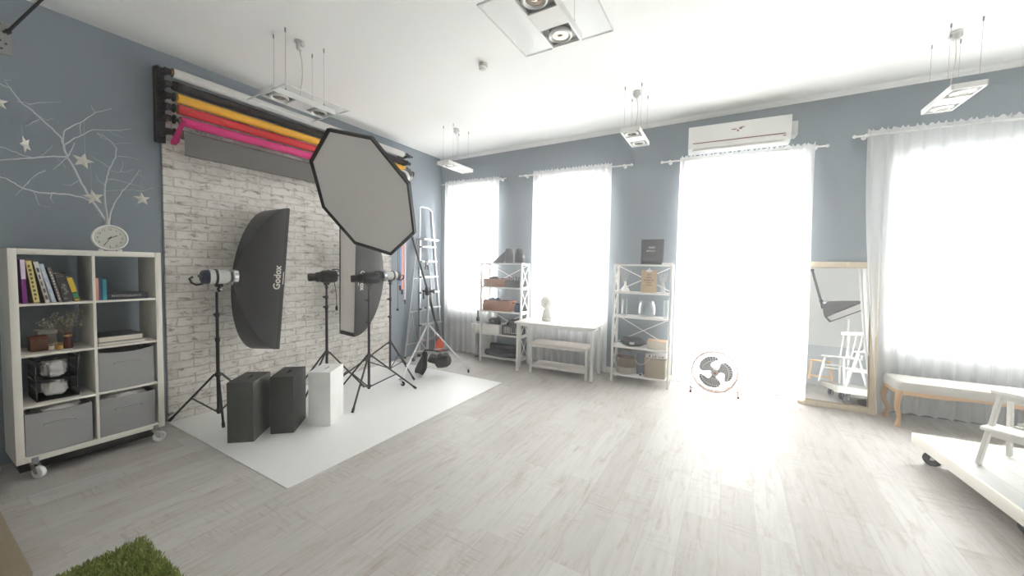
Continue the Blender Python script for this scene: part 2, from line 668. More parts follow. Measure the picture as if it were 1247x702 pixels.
# ================================================================== THE ROOM
XR, YF = 4.7, -2.4                          # right wall, front wall (behind the camera)
yb = lambda x: YW + TL * (x - XW)
mb = MB()
mb.hexa([(XW - .4, YF - .2, -.12), (XR + .2, YF - .2, -.12), (XR + .2, yb(XR) + .5, -.12), (XW - .4, yb(XW) + .5, -.12)],
        [(XW - .4, YF - .2, 0), (XR + .2, YF - .2, 0), (XR + .2, yb(XR) + .5, 0), (XW - .4, yb(XW) + .5, 0)])
struct(mb.build('floor', FLOOR, smooth=0))
x0, x1 = XW - .3, XR + .2
mb = MB()
mb.hexa([(x0, YF - .2, ceil_z(x0)), (x1, YF - .2, ceil_z(x1)), (x1, yb(x1) + .4, ceil_z(x1)), (x0, yb(x0) + .4, ceil_z(x0))],
        [(x0, YF - .2, 4.0), (x1, YF - .2, 4.0), (x1, yb(x1) + .4, 4.0), (x0, yb(x0) + .4, 4.0)])
struct(mb.build('ceiling', CEIL, smooth=0))
struct(MB().span((XW - .25, YF, 0), (XW, yb(XW) + .3, 3.75)).build('wall_left', WALLBLUE, smooth=0))
struct(MB().span((XR, YF, 0), (XR + .2, yb(XR) + .1, 3.8)).build('wall_right', WHITEWALL, smooth=0))
struct(MB().span((XW - .25, YF - .2, 0), (XR + .2, YF, 3.8)).build('wall_front', WHITEWALL, smooth=0))
mb = MB()
mb.span((XW, YF, 0), (XR, YF + .03, 1.02))
mb.span((XW, YF, 1.02), (XR, YF + .05, 1.07))
struct(mb.build('trim_2', GREYWALL, smooth=0))
mb = MB()
mb.span((XR - .03, YF + .05, 0), (XR, 4.9, 1.02))
mb.span((XR - .05, YF + .05, 1.02), (XR, 4.9, 1.07))
struct(mb.build('trim_3', GREYWALL, smooth=0))
struct(MB().span((XW, 1.40, 0.0), (XW + .028, 4.09, 3.05)).build('wall_brick', BRICK, smooth=0))

# back wall with four openings, built in the wall's own frame (u along the wall, w outwards)
TB = MX.Translation((XW, YW, 0)) @ MX.Rotation(TH, 4, 'Z')
ux = lambda x: (x - XW) / cos(TH)
WT = 0.34
OPEN = [(-4.36, -3.40, .80, 2.84), (-2.68, -1.58, .72, 2.84), (-.58, .66, .03, 2.86), (1.56, 3.75, .75, 2.72)]
mb = MB()
edges = [XW - .3] + [e for o in OPEN for e in o[:2]] + [XR + .3]
for i in range(0, len(edges), 2):
    mb.span((ux(edges[i]), 0, 0), (ux(edges[i + 1]), WT, 3.8))
for a, b, z0, z1 in OPEN:
    mb.span((ux(a), 0, z1), (ux(b), WT, 3.8))
    if z0 > .05:
        mb.span((ux(a), 0, 0), (ux(b), WT, z0))
struct(mb.build('wall_back', WALLBLUE, T=TB, smooth=0))
# cornice strip under the ceiling along the back wall
mb = MB()
prof = [(0, 0), (-.012, 0), (-.022, .02), (-.045, .035), (-.055, .052), (0, .052)]
pa, pb = [], []
for (w, z) in prof:
    pa.append(TB @ V((ux(XW), w, ceil_z(XW) - .05 + z)))
    pb.append(TB @ V((ux(XR), w, ceil_z(XR) - .05 + z)))
n = len(prof)
mb.add(pa + pb, [(i, (i + 1) % n, n + (i + 1) % n, n + i) for i in range(n)] + [tuple(range(n)), tuple(range(n, 2 * n))])
struct(mb.build('trim_1', CEIL, smooth=0))
mb = MB()
for i in range(0, len(edges), 2):
    mb.span((ux(max(edges[i], XW)), -.015, 0), (ux(min(edges[i + 1], XR)), 0, .08))
struct(mb.build('baseboard_back', WHITE, T=TB, smooth=0))

for k, (a, b, z0, z1) in enumerate(OPEN):
    root = bpy.data.objects.new(f'window_{k + 1}', None)
    COL.objects.link(root)
    root.matrix_basis = TB
    struct(root)
    fr = MB()
    A, B = ux(a), ux(b)
    t, w0, w1 = .07, .20, .27
    for s in ((A, z0, A + t, z1), (B - t, z0, B, z1), (A + t, z1 - t, B - t, z1), (A + t, z0, B - t, z0 + t)):
        fr.span((s[0], w0, s[1]), (s[2], w1, s[3]), bev=.006)
    nm = 3 if k == 3 else 2
    for i in range(1, nm):
        xm = A + (B - A) * i / nm
        fr.span((xm - .04, w0, z0 + t), (xm + .04, w1, z1 - t), bev=.006)
    f = struct(fr.build('window_frame', WHITEPLAST, root))
    struct(MB().span((A + t * .5, .232, z0 + t * .5), (B - t * .5, .238, z1 - t * .5)).build('pane', WINGLASS, root, smooth=0))
    sl = MB().span((A + .002, .012, z0 + .001), (B - .002, .198, z0 + .03), bev=.006) if z0 > .1 else MB().span((A + .002, .03, .002), (B - .002, .198, .029), bev=.004)
    struct(sl.build('window_sill', WHITEPLAST, root))


# ================================================================== CURTAINS
def curtain(x0, x1, ztop, label, folds, seed, d=.085, zb=.012, sweep=0.0, fwd=None):
    rnd = random.Random(seed)
    nx, nz = int((x1 - x0) / .013), 34
    ph = [rnd.uniform(0, 6.28) for _ in range(6)]
    vs, fs = [], []
    Lx = x1 - x0
    for j in range(nz + 1):
        t = j / nz
        z = zb + (ztop - zb) * (t if t < .93 else .93 + (t - .93))
        amp = .022 + .010 * (1 - t)
        gather = 1.0
        if t > .975:
            amp *= 1.0
        for i in range(nx + 1):
            s = i / nx
            fph = folds * 2 * pi * s
            w = sin(fph + .9 * sin(2 * pi * s * 2.3 + ph[0]) + .35 * sin(3 * t + ph[1]))
            w += .45 * sin(fph * 1.87 + ph[2] + 1.2 * t)
            w += .25 * sin(fph * 3.1 + ph[3] - .8 * t)
            off = amp * w * .62
            if t > .965:
                off *= .75
            zz = z
            if j == nz:
                zz += .014 * sin(fph * 2.3 + ph[4]) + .008 * sin(fph * 5.1 + ph[5])
            if j == 0:
                zz += .004 * (1 + sin(fph + ph[5]))
            x = x0 + Lx * s + .008 * sin(fph + 1.2) + sweep * (1 - s) ** 12 * (1 - t) ** 2
            vs.append(wallp(x, d + off + (fwd(s, t) if fwd else 0.0), zz))
    for j in range(nz):
        for i in range(nx):
            a = j * (nx + 1) + i
            fs.append((a, a + 1, a + nx + 2, a + nx + 1))
    root = thing('curtain', label, 'curtain', wallp((x0 + x1) / 2, d, 0), 0, 'sheer white curtains')
    mb = MB()
    mb.add(vs, fs)
    mb.build('cloth', CLOTH, root, world=True, smooth=180)
    # stitched rod pocket along the head
    mb = MB()
    vv, ff = [], []
    for i in range(nx + 1):
        b = vs[int(nz * .965) * (nx + 1) + i]
        vv += [b + V((0, -.004, -.012)), b + V((0, -.005, .012))]
    for i in range(nx):
        ff.append((2 * i, 2 * i + 2, 2 * i + 3, 2 * i + 1))
    mb.add(vv, ff)
    mb.build('hem', CLOTH, root, world=True, smooth=180)
    return root


def rod(x0, x1, z, label, left=True, right=True):
    root = thing('curtain_rod', label, 'curtain rod', wallp((x0 + x1) / 2, .085, z), 0, 'white curtain rods')
    MB().cyl(wallp(x0, .085, z), wallp(x1, .085, z), .011, n=12).build('rod', WHITEMETAL, root, world=True)
    for x, on in ((x0, left), (x1, right)):
        if on:
            MB().sphere(wallp(x, .085, z), .019, 12).build('finial', WHITEMETAL, root, world=True)
            xb = x + (.10 if x == x0 else -.10)
            b = MB().cyl(wallp(xb, 0.0, z), wallp(xb, .085, z), .007, n=8).cyl(wallp(xb, 0, z), wallp(xb, .008, z), .024, n=14)
            b.lathe([(.012, -.012), (.02, -.012), (.02, .012), (.012, .012), (.012, -.012)], MX.Translation(wallp(xb, .085, z)) @ frame(wallp(1, 0) - wallp(0, 0)), 14)
            b.build('bracket', WHITEMETAL, root, world=True)
    return root


curtain(-4.42, -3.335, 3.0, 'sheer white curtain in the far left corner behind the ladder', 9, 1)
curtain(-2.73, -1.515, 3.02, 'sheer white curtain hanging behind the plaster head and desk', 11, 2)
smooth = lambda a, b, x: (lambda u: u * u * (3 - 2 * u))(max(0.0, min(1.0, (x - a) / (b - a))))
curtain(-.635, .775, 3.000, 'sheer white curtain hanging below the air conditioner behind the fan', 12, 3, zb=.055,
        fwd=lambda s, t: .165 * smooth(.80, .95, s) * (1 - smooth(.1, .95, t)))
curtain(1.22, 3.86, 3.075, 'wide sheer white curtain hanging behind the upholstered bench', 21, 4, sweep=.16, zb=.03,
        fwd=lambda s, t: .165 * (1 - smooth(.015, .055, s)) * (1 - smooth(.1, .9, t)))
rod(-4.50, -3.21, 2.955, 'white curtain rod above the curtain in the far left corner', left=False)
rod(-2.96, -1.24, 2.965, 'white curtain rod above the curtain behind the desk')
rod(-.85, .89, 2.955, 'white curtain rod just under the air conditioner')
rod(1.12, 4.05, 3.02, 'white curtain rod above the wide right-hand curtain')

# ================================================================== AIR CONDITIONER
ac = thing('air_conditioner', 'long white wall air conditioner with a dark red stripe', 'air conditioner', wallp(0, 0, 3.03), TH)
acw, ad = 1.07, .20
prof = [(0, .0), (-.12, .0), (-.175, .03), (-.195, .09), (-.20, .29), (-.17, .305), (0, .305)]
Mx = MX.Translation((-acw / 2, 0, 0)) @ MX((V((0, 0, 1)), V((1, 0, 0)), V((0, 1, 0)))).transposed().to_4x4()
# extrude profile (y,z) along x
mb = MB()
n = len(prof)
pa = [V((-acw / 2, y, z)) for y, z in prof]
pb = [V((acw / 2, y, z)) for y, z in prof]
mb.add(pa + pb, [(i, (i + 1) % n, n + (i + 1) % n, n + i) for i in range(n)] + [tuple(range(n)), tuple(range(n, 2 * n))])
mb.build('housing', WHITEPLAST, ac, smooth=25)
REDLINE = pm('dark_red_trim', (120, 52, 46), 0.4)
MB().box((0, -.1985, .088), (acw * .90, .008, .009), bev=.002).build('stripe', REDLINE, ac)
MB().box((acw * .44, -.1995, .062), (.03, .006, .008), bev=.001).build('display', REDLINE, ac)
mk = MB()
for (cx, cz, sx, sz, rot) in ((-.035, .205, .030, .007, .15), (.004, .185, .012, .012, .6), (.032, .210, .018, .014, .3), (.055, .222, .02, .006, .1)):
    mk.sphere((cx - .0, -.2005, cz), 1.0, 12, (sx, .0015, sz))
mk.build('emblem', pm('pink_brown_print', (150, 105, 108), 0.5), ac)
MB().box((0, -.13, .012), (acw * .9, .09, .012), R=Euler((RAD(12), 0, 0)).to_matrix(), bev=.003).build('louver', WHITEPLAST, ac)
pb_ = MB().box((acw / 2 + .032, -.10, .14), (.06, .16, .16), bev=.006)
for i in range(5):
    pb_.box((acw / 2 + .036, -.183, .085 + .028 * i), (.035, .006, .010))
pb_.build('side_vent', pm('grey_white_plastic', (206, 206, 203), .4), ac)


# ================================================================== CEILING LAMPS
LW, LL, PW = .20, .56, .58


def make_lamp(drop, panel):
    root = thing('pendant_lamp', 'x', 'lamp', (0, 0, 0), 0, 'twin-spot pendants')
    # origin at ceiling, lamp plane at -drop
    z = -drop
    if panel:
        for sx in (-1, 1):
            gp = MB().box((sx * (PW + LW) / 4, 0, z + .006), ((PW - LW) / 2 - .004, LL, .008), bev=.002).build('glass_panel', FROST, root)
            ed = MB().box((sx * PW / 2, 0, z + .006), (.006, LL + .008, .010))
            for sy in (-1, 1):
                ed.box((sx * (PW + LW) / 4, sy * (LL / 2 + .002), z + .006), ((PW - LW) / 2 + .006, .006, .010))
            ed.build('panel_edge', pm('polished_edge', (225, 226, 224), .25), gp)
    b = MB()
    hh = .045
    for sx in (-1, 1):
        b.box((sx * (LW / 2 - .006), 0, z + hh / 2), (.012, LL, hh), bev=.002)
    for sy in (-1, 1):
        b.box((0, sy * (LL / 2 - .006), z + hh / 2), (LW, .012, hh), bev=.002)
    b.box((0, 0, z + hh - .004), (LW - .01, LL - .01, .006))
    b.box((0, 0, z + .006), (LW - .02, LL - .40, .010))
    b.build('housing', WHITEMETAL, root)
    for sy in (-1, 1):
        c = (0, sy * (LL / 2 - .105), z)
        s = MB().box((c[0], c[1], z + .022), (LW - .026, .185, .006))
        s.build('spot_tray', pm('grey_reflector_tray', (138, 138, 136), .35, metal=.4), root)
        r = MB().lathe([(.066, .018), (.072, .0), (.060, -.006), (.052, .004), (.030, .014), (.0, .016)], MX.Translation(c), 28)
        sp = r.build('spotlight', pm('white_spot_ring', (235, 235, 232), .25), root)
        MB().lathe([(.048, .0045), (.028, .010), (.012, .0015), (.0, .0)], MX.Translation((c[0], c[1], z - .002)), 20).build('bulb', pm('halogen_reflector', (176, 164, 150), .15, metal=.8), sp)
    for sx in (-1, 1):
        for sy in (-1, 1):
            w = MB().cyl((sx * .088, sy * .17, z + hh), (sx * .088, sy * .17, -.002), .0011, n=6)
            w.cyl((sx * .088, sy * .17, -.034), (sx * .088, sy * .17, 0), .006, n=10)
            w.cyl((sx * .088, sy * .17, z + hh - .002), (sx * .088, sy * .17, z + hh + .018), .006, n=10)
            w.build('wire', STEEL, root)
    cp = MB().lathe([(.040, 0), (.040, -.012), (.026, -.016), (.026, -.062), (.021, -.072), (.0, -.072)], None, 22)
    cp.cyl((-.04, .01, -.03), (.04, .01, -.03), .018, n=14)
    cp.build('canopy', pm('pale_metal_canopy', (208, 206, 204), .3, metal=.3), root)
    pts = [V((.012 * sin(t * 5), .02 * sin(t * 3.1), -.07 + (z + hh + .07) * t)) for t in [i / 12 for i in range(13)]]
    MB().tube(pts, .0035, 6).build('cord', pm('pale_cable', (206, 198, 186), .5), root)
    return root


FROST = glass_mat('lamp_glass_panel', (0.97, 0.975, 0.975), 0.02, .08, .04)
lamps = [(-3.33, 1.965, .55, True, 'glass-panelled twin-spot pendant hanging beside the coloured paper rolls'),
         (-.945, 1.985, .585, True, 'large near glass-panelled twin-spot pendant cut by the top of the photo'),
         (-.98, 4.40, .53, False, 'slim twin-spot pendant hanging left of the air conditioner'),
         (1.57, 4.68, .575, False, 'slim tilted-looking twin-spot pendant above the wide right-hand curtain'),
         (-3.42, 4.25, .555, False, 'slim twin-spot pendant in the far left corner above the ladder')]
for x, y, d, pnl, lab in lamps:
    o = make_lamp(d, pnl)
    o.location = (x, y, ceil_z(x))
    o['label'] = lab

sd = thing('smoke_detector', 'small white round smoke detector on the ceiling', 'smoke detector', (-2.15, 3.07, ceil_z(-2.15)))
MB().lathe([(.045, .001), (.045, -.022), (.040, -.026), (.0, -.026)], None, 24).build('base', pm('grey_cream_plastic', (190, 186, 176), .4), sd)
MB().lathe([(.030, -.026), (.030, -.034), (.040, -.038), (.040, -.050), (.028, -.062), (.0, -.066)], None, 24).build('sensor_cap', WHITEPLAST, sd)


# ================================================================== CUBE SHELF ON CASTERS
SX, SY0, SY1, SZ0, SZ1 = -4.107, .469, 1.240, .121, 1.591
SD = .385
sh = thing('cube_shelf', 'cream white eight-cube shelf on casters against the blue wall', 'shelf', (SX - SD / 2, (SY0 + SY1) / 2, 0))
b = MB()
OT, IT = .039, .016
b.span((SX - SD, SY0, SZ0), (SX, SY0 + OT, SZ1), bev=.002)
b.span((SX - SD, SY1 - OT, SZ0), (SX, SY1, SZ1), bev=.002)
b.span((SX - SD, SY0 + OT, SZ1 - OT), (SX, SY1 - OT, SZ1), bev=.002)
b.span((SX - SD, SY0 + OT, SZ0), (SX, SY1 - OT, SZ0 + OT), bev=.002)
b.build('carcass', WARMWHITE, sh, world=True)
YM = (SY0 + SY1) / 2
MB().span((SX - SD, YM - IT / 2, SZ0 + OT), (SX - .002, YM + IT / 2, SZ1 - OT), bev=.001).build('divider', WARMWHITE, sh, world=True)
CH = (SZ1 - SZ0 - 2 * OT - 3 * IT) / 4
LV = [SZ0 + OT + k * (CH + IT) for k in range(4)]      # top of each level's floor
for k in range(1, 4):
    for a, c in ((SY0 + OT, YM - IT / 2), (YM + IT / 2, SY1 - OT)):
        MB().span((SX - SD, a, LV[k] - IT), (SX - .002, c, LV[k]), bev=.001).build('shelf_board', WARMWHITE, sh, world=True)
MB().span((SX - SD + .09, SY0 + .02, .045), (SX - .06, SY1 - .02, SZ0 - .001), bev=.003).build('base_frame', BLACK, sh, world=True)


def caster(name, parent, p, rz, r=.042, w=.026, wheel=WHITEPLAST, fork=CHROME, htop=.121):
    """Swivel caster standing on the floor at p, its top plate at htop."""
    x, y, pz_ = p
    tr = .028                                  # trail
    cx, cy = x - tr * sin(rz), y + tr * cos(rz)
    T = MX.Translation((x, y, pz_)) @ MX.Rotation(rz, 4, 'Z')
    f = MB()
    f.box((0, 0, htop - .003), (.052, .052, .005), bev=.001)
    f.cyl((0, 0, htop - .02), (0, 0, htop - .004), .022, .026, n=16)
    for s in (-1, 1):
        f.prism([(-.016, htop - .018), (.020, htop - .018), (tr + .012, r - .006), (tr - .010, r - .006)], .003,
                MX.Translation((s * (w / 2 + .004) - .0015, 0, 0)) @ MX(((0, 0, 1, 0), (1, 0, 0, 0), (0, 1, 0, 0), (0, 0, 0, 1))))
    f.cyl((-w / 2 - .009, tr, r), (w / 2 + .009, tr, r), .005, n=10)
    f.box((0, -.004, htop - .021), (w + .010, .04, .004))
    o = f.build(name, fork, parent, world=True, T=T)
    wl = MB().lathe([(.008, -w / 2), (r * .62, -w / 2 + .002), (r * .66, -w / 2), (r - .002, -w / 2 + .001), (r, -w / 2 + .006), (r, w / 2 - .006), (r - .002, w / 2 - .001),
                     (r * .66, w / 2), (r * .62, w / 2 - .002), (.008, w / 2)], MX.Translation((0, tr, r)) @ frame((1, 0, 0)), 26)
    wl.build('wheel', wheel, o, world=True, T=T)
    return o


caster('caster', sh, (SX - .022, SY0 + .080, 0), RAD(-60))
caster('caster', sh, (SX - .026, SY1 - .060, 0), RAD(-25))
for yy in (SY0 + .080, SY1 - .060):
    MB().span((SX + .001, yy - .016, SZ0 - .004), (SX + .012, yy + .016, SZ0 + .030), bev=.004).build('caster_bracket', STEEL, sh, world=True)
caster('caster', sh, (SX - SD + .05, SY0 + .085, 0), RAD(30))
caster('caster', sh, (SX - SD + .05, SY1 - .06, 0), RAD(150))


# ---- books: built upright in a local frame (thickness along y, spine facing +x), leaned about the lower edge
def book(name, label, y, zb, th, h, dep, lean, cover, pages=(226, 221, 208), xf=SX - .018, group='books in the top left cube', extra=None, face=None):
    root = thing(name, label, 'book', (xf - dep / 2, y + th / 2, zb), 0, group)
    T = MX.Translation((xf, y + .004 * (lean > 0), zb + .0006)) @ MX.Rotation(RAD(lean), 4, 'X')
    c = .0022
    b = MB()
    b.span((-dep, 0, 0), (0, c, h))
    b.span((-dep, th - c, 0), (0, th, h))
    b.span((-c * 1.2, c, 0), (0.0006, th - c, h))
    b.build('cover', pm(f'book_{name}_{label[:14]}'.replace(' ', '_'), cover, .45, var=.05), root, world=True, T=T)
    MB().span((-dep + .003, c, .003), (-c * 1.2, th - c, h - .003)).build('pages', pm('book_paper_%d' % pages[0], pages, .8, stretch=(1, 80, 1)), root, world=True, T=T)
    if extra:
        for nm, z0, z1, col in extra:
            MB().span((.0004, .0, h * z0), (.0014, th, h * z1)).build(nm, pm('book_band_%d_%d_%d' % col, col, .45), root, world=True, T=T)
    if face:
        face(root, T, th, h, dep)
    return root


z3 = LV[3]


def specks(m0, n0, mat):
    def fn(root, T, th, h, dep):
        rnd = random.Random(m0)
        b = MB()
        for k in range(n0):
            z = h * (.08 + .84 * k / n0)
            b.span((.0008, th * .28, z), (.0018, th * (.55 + .2 * rnd.random()), z + h * .5 / n0))
        b.build('spine_title', mat, root, world=True, T=T)
    return fn


DKT = pm('dark_title_ink', (70, 62, 56), .6)
LTT = pm('light_title_ink', (205, 202, 196), .6)
book('book', 'purple book with a white upper spine, first in the top left cube', .523, z3, .020, .300, .22, 1.0, (118, 36, 122), extra=[('spine_band', .56, .995, (205, 190, 206))])
book('book', 'thick tan and yellow hardback leaning beside the purple book', .570, z3, .026, .300, .23, 6.0, (150, 118, 74), extra=[('spine_band', .03, .97, (205, 190, 120))], face=specks(1, 9, DKT))
book('book', 'white paperback spine leaning third from the left in the top left cube', .620, z3, .022, .288, .22, 9.5, (205, 202, 196), extra=[('spine_band', .06, .55, (178, 172, 162))], face=specks(2, 5, DKT))
book('book', 'pale blue grey book leaning between the white and the brown spines', .650, z3, .020, .275, .22, 11.0, (168, 180, 194), face=specks(3, 3, LTT))
book('book', 'slim grey brown book with a dotted spine leaning on the black book', .682, z3, .017, .250, .20, 11.5, (110, 98, 92), face=specks(4, 10, LTT))


def blackface(root, T, th, h, dep):
    b = MB()
    R = T @ MX.Translation((.0012, th * .5, h * .45)) @ MX(((0, 0, 1, 0), (0, 1, 0, 0), (-1, 0, 0, 0), (0, 0, 0, 1)))
    rnd = random.Random(9)
    for (zz, yy, ln) in ((.60, .55, .010), (.55, .62, .022), (.50, .40, .018), (.42, .58, .030), (.33, .66, .024), (.28, .45, .014), (.12, .35, .010)):
        b.span((.0008, th * (yy - .16), h * zz - .006), (.0018, th * (yy - .02), h * zz + ln * .5))
        b.span((.0008, th * (yy + .02), h * zz - .009), (.0018, th * (yy + .10), h * zz + ln * .4))
    b.span((.0008, th * .08, h * .94), (.0018, th * .92, h * .955))
    b.span((.0008, th * .08, h * .88), (.0018, th * .8, h * .90))
    b.build('cover_title', pm('grey_title_ink', (128, 126, 124), .6), root, world=True, T=T)


book('book', 'thick black book with grey lettering leaning in the top left cube', .702, z3, .050, .205, .17, 11.0, (44, 43, 43), face=blackface)
book('book', 'small black book with yellow and green spine marks, last in the row', .757, z3, .026, .180, .15, 12.0, (36, 38, 46),
     extra=[('spine_band', .38, .98, (206, 172, 48)), ('spine_label', .13, .33, (52, 128, 84)), ('spine_foot', .01, .10, (206, 160, 60))])
G2 = 'books in the top right cube'
book('book', 'salmon orange book standing beside the shelf divider', YM + IT / 2 + .001, z3, .018, .168, .12, 0, (208, 138, 116), group=G2)
book('book', 'navy blue book standing between the salmon and the teal books', YM + IT / 2 + .021, z3, .016, .164, .12, 0, (40, 66, 110), group=G2)
book('book', 'teal book standing third beside the lying black book', YM + IT / 2 + .039, z3, .023, .160, .12, 0, (38, 128, 140), group=G2)
# lying black book with its title on the spine
bk = thing('book', 'black hardback lying flat with PHOTOGRAPHY printed on its spine', 'book', (SX - .10, 1.045, z3), 0, G2)
b = MB()
b.span((SX - .21, .927, z3 + .0005), (SX - .018, 1.162, z3 + .004)).span((SX - .21, .927, z3 + .044), (SX - .018, 1.162, z3 + .0475)).span((SX - .021, .927, z3 + .004), (SX - .0175, 1.162, z3 + .044))
b.build('cover', pm('black_book_cloth', (40, 41, 48), .5), bk, world=True)
MB().span((SX - .207, .930, z3 + .004), (SX - .021, 1.159, z3 + .044)).build('pages', pm('book_paper_226', (226, 221, 208), .8), bk, world=True)
TF = lambda p: MX.Translation(p) @ MX(((0, 0, 1, 0), (1, 0, 0, 0), (0, 1, 0, 0), (0, 0, 0, 1)))      # text facing +X, reading along +Y
MB().text('PHOTOGRAPHY', .0235, TF((SX - .0172, 1.035, z3 + .027)), .0005).build('lettering', LTT, bk, world=True, smooth=0)

# ---- row three from the bottom, left: small box, grey box, glass holders, vase with dried flowers
z2 = LV[2]
bx = thing('wooden_box', 'small dark brown wooden box on the second left shelf', 'box', (SX - .17, .605, z2))
MB().span((SX - .22, .566, z2 + .001), (SX - .125, .645, z2 + .080), bev=.003).build('body', pm('brown_wood', (96, 58, 38), .55, var=.2, scale=10, stretch=(1, 1, 8)), bx, world=True)
MB().span((SX - .222, .563, z2 + .081), (SX - .122, .648, z2 + .106), bev=.004).build('lid', pm('brown_wood_lid', (108, 62, 42), .55, var=.2, scale=10), bx, world=True)
MB().span((SX - .123, .598, z2 + .066), (SX - .118, .614, z2 + .090), bev=.001).build('clasp', pm('old_brass', (120, 96, 60), .4, metal=.6), bx, world=True)
bx = thing('card_box', 'pale grey box behind the brown wooden box', 'box', (SX - .27, .66, z2))
MB().span((SX - .33, .618, z2 + .001), (SX - .235, .705, z2 + .105), bev=.003).build('body', pm('pale_grey_card', (176, 174, 170), .7), bx, world=True)
MB().span((SX - .333, .615, z2 + .106), (SX - .232, .708, z2 + .128), bev=.003).build('lid', pm('pale_grey_card_lid', (190, 188, 184), .7), bx, world=True)
for k, (yy, rr, lab) in enumerate(((.655, .018, 'small clear glass candle cup in front of the brown box'), (.692, .024, 'amber tinted glass candle cup beside the vase'))):
    g = thing('candle_cup', lab, 'candle holder', (SX - .09, yy, z2), 0, 'glass candle cups')
    MB().lathe([(rr * .8, .001), (rr, .055), (rr - .003, .055), (rr * .78, .006), (0, .006)], MX.Translation((SX - .09, yy, z2)), 20).build('cup', GLASS if k == 0 else glass_mat('amber_glass', (.95, .82, .6), .1), g, world=True)
    MB().cyl((SX - .09, yy, z2 + .007), (SX - .09, yy, z2 + .030), rr * .7, n=16).build('candle', pm('ivory_wax', (224, 204, 168), .5), g, world=True)
vs_ = thing('vase', 'dark red brown bottle vase holding dried white flowers', 'vase', (SX - .12, .738, z2))
MB().lathe([(.022, .001), (.026, .010), (.0235, .055), (.019, .085), (.021, .108), (.023, .114), (.019, .114), (.016, .09), (.0, .088)], MX.Translation((SX - .12, .738, z2)), 24).build('body', pm('oxblood_glaze', (74, 34, 30), .3, var=.2), vs_, world=True)
MB().lathe([(.0205, .088), (.0225, .092), (.0225, .100), (.0205, .104)], MX.Translation((SX - .12, .738, z2)), 20).build('twine', pm('twine', (176, 140, 96), .8), vs_, world=True)
fl = thing('dried_flowers', 'bunch of dried white gypsophila in the dark vase', 'flowers', (SX - .12, .738, z2 + .1))
rnd = random.Random(4)
stem, bloom = MB(), MB()
for k in range(26):
    a = rnd.uniform(0, 2 * pi)
    sp = rnd.uniform(.01, .11)
    top = V((SX - .12 + sp * .9 * cos(a), .738 + sp * 1.1 * sin(a) - .015, z2 + rnd.uniform(.16, .255)))
    if top.y > .828:
        top.y = .826
    p0 = V((SX - .12 + .008 * cos(a), .738 + .008 * sin(a), z2 + .092))
    mid = (p0 + top) / 2 + V((0, 0, .02))
    stem.tube([p0, mid, top], .0008, 4)
    for q in range(9):
        c = top + V((rnd.uniform(-.022, .022), rnd.uniform(-.022, .022), rnd.uniform(-.03, .02)))
        if c.y > .832:
            continue
        stem.tube([mid.lerp(top, .7), c], .0005, 3)
        bloom.sphere(c, rnd.uniform(.0022, .004), 6)
stem.build('stems', pm('dry_stem', (140, 128, 104), .8), fl, world=True)
bloom.build('blossoms', pm('dry_blossom', (196, 190, 178), .9), fl, world=True)

# ---- right: two albums lying flat
for k, (y0, y1_, x1_, za, h, lab, cv) in enumerate(((.868, 1.135, SX - .012, z2 + .0005, .024, 'lower pale album of the two lying flat in the second right cube', (150, 146, 140)),
                                                     (.872, 1.123, SX - .016, z2 + .0255, .044, 'upper thick album with a dark cover lying on the other album', (66, 66, 66)))):
    al = thing('album', lab, 'album', ((x1_ + SX - .30) / 2, (y0 + y1_) / 2, za), 0, 'albums lying flat')
    c = .004
    b = MB().span((SX - .31, y0, za), (x1_, y1_, za + c)).span((SX - .31, y0, za + h - c), (x1_, y1_, za + h)).span((SX - .31, y1_ - .003, za + c), (x1_, y1_, za + h - c))
    b.build('cover', pm(f'album_cover_{k}', cv, .5), al, world=True)
    MB().span((SX - .305, y0 + .003, za + c), (x1_ - .003, y1_ - .004, za + h - c)).build('pages', pm('album_paper', (214, 208, 194), .8, stretch=(1, 1, 60)), al, world=True)


# ---- mesh cube with crumpled white cloths
def crumple(c, s, seed, amp=.22, n=28):
    from mathutils import noise
    bm = bmesh.new()
    bmesh.ops.create_uvsphere(bm, u_segments=n, v_segments=n * 2 // 3, radius=1)
    mb = MB()
    for v in bm.verts:
        p = v.co.copy()
        q = V([math.copysign(abs(x) ** .6, x) for x in p])
        d = 1 + amp * noise.noise(p * 1.9 + V((seed, 0, 0))) + amp * .8 * noise.noise(p * 4.5 + V((0, seed, 0))) + amp * .35 * noise.noise(p * 10 + V((0, 0, seed)))
        fold = 1 - .10 * abs(sin(7 * q.z + 3 * noise.noise(p * 2 + V((seed, seed, 0)))))
        v.co = V((q.x * s[0] * d * fold, q.y * s[1] * d * fold, q.z * s[2] * d)) * .62 + V(c)
    mb.bm(bm)
    bm.free()
    return mb


z1 = LV[1]
my0, my1, mx1, mx0 = .578, .772, SX - .07, SX - .31
mc = thing('wire_cube', 'black wire mesh cube on the third left shelf', 'storage cube', ((mx0 + mx1) / 2, (my0 + my1) / 2, z1))
b = MB()
hz = .295
for x in (mx0, mx1):
    for y in (my0, my1):
        b.span((x - .004, y - .004, z1 + .001), (x + .004, y + .004, z1 + hz))
for z in (z1 + .006, z1 + .145, z1 + hz - .004):
    for x in (mx0, mx1):
        b.span((x - .004, my0, z - .004), (x + .004, my1, z + .004))
    for y in (my0, my1):
        b.span((mx0, y - .004, z - .004), (mx1, y + .004, z + .004))
b.build('frame', BLACK, mc, world=True)
MB().span((mx0 + .004, my0 + .004, z1 + .001), (mx1 - .004, my1 - .004, z1 + .005)).build('floor_panel', BLACK, mc, world=True)
MB().span((mx0 + .004, my0 + .004, z1 + .142), (mx1 - .004, my1 - .004, z1 + .146)).build('shelf_panel', BLACK, mc, world=True)
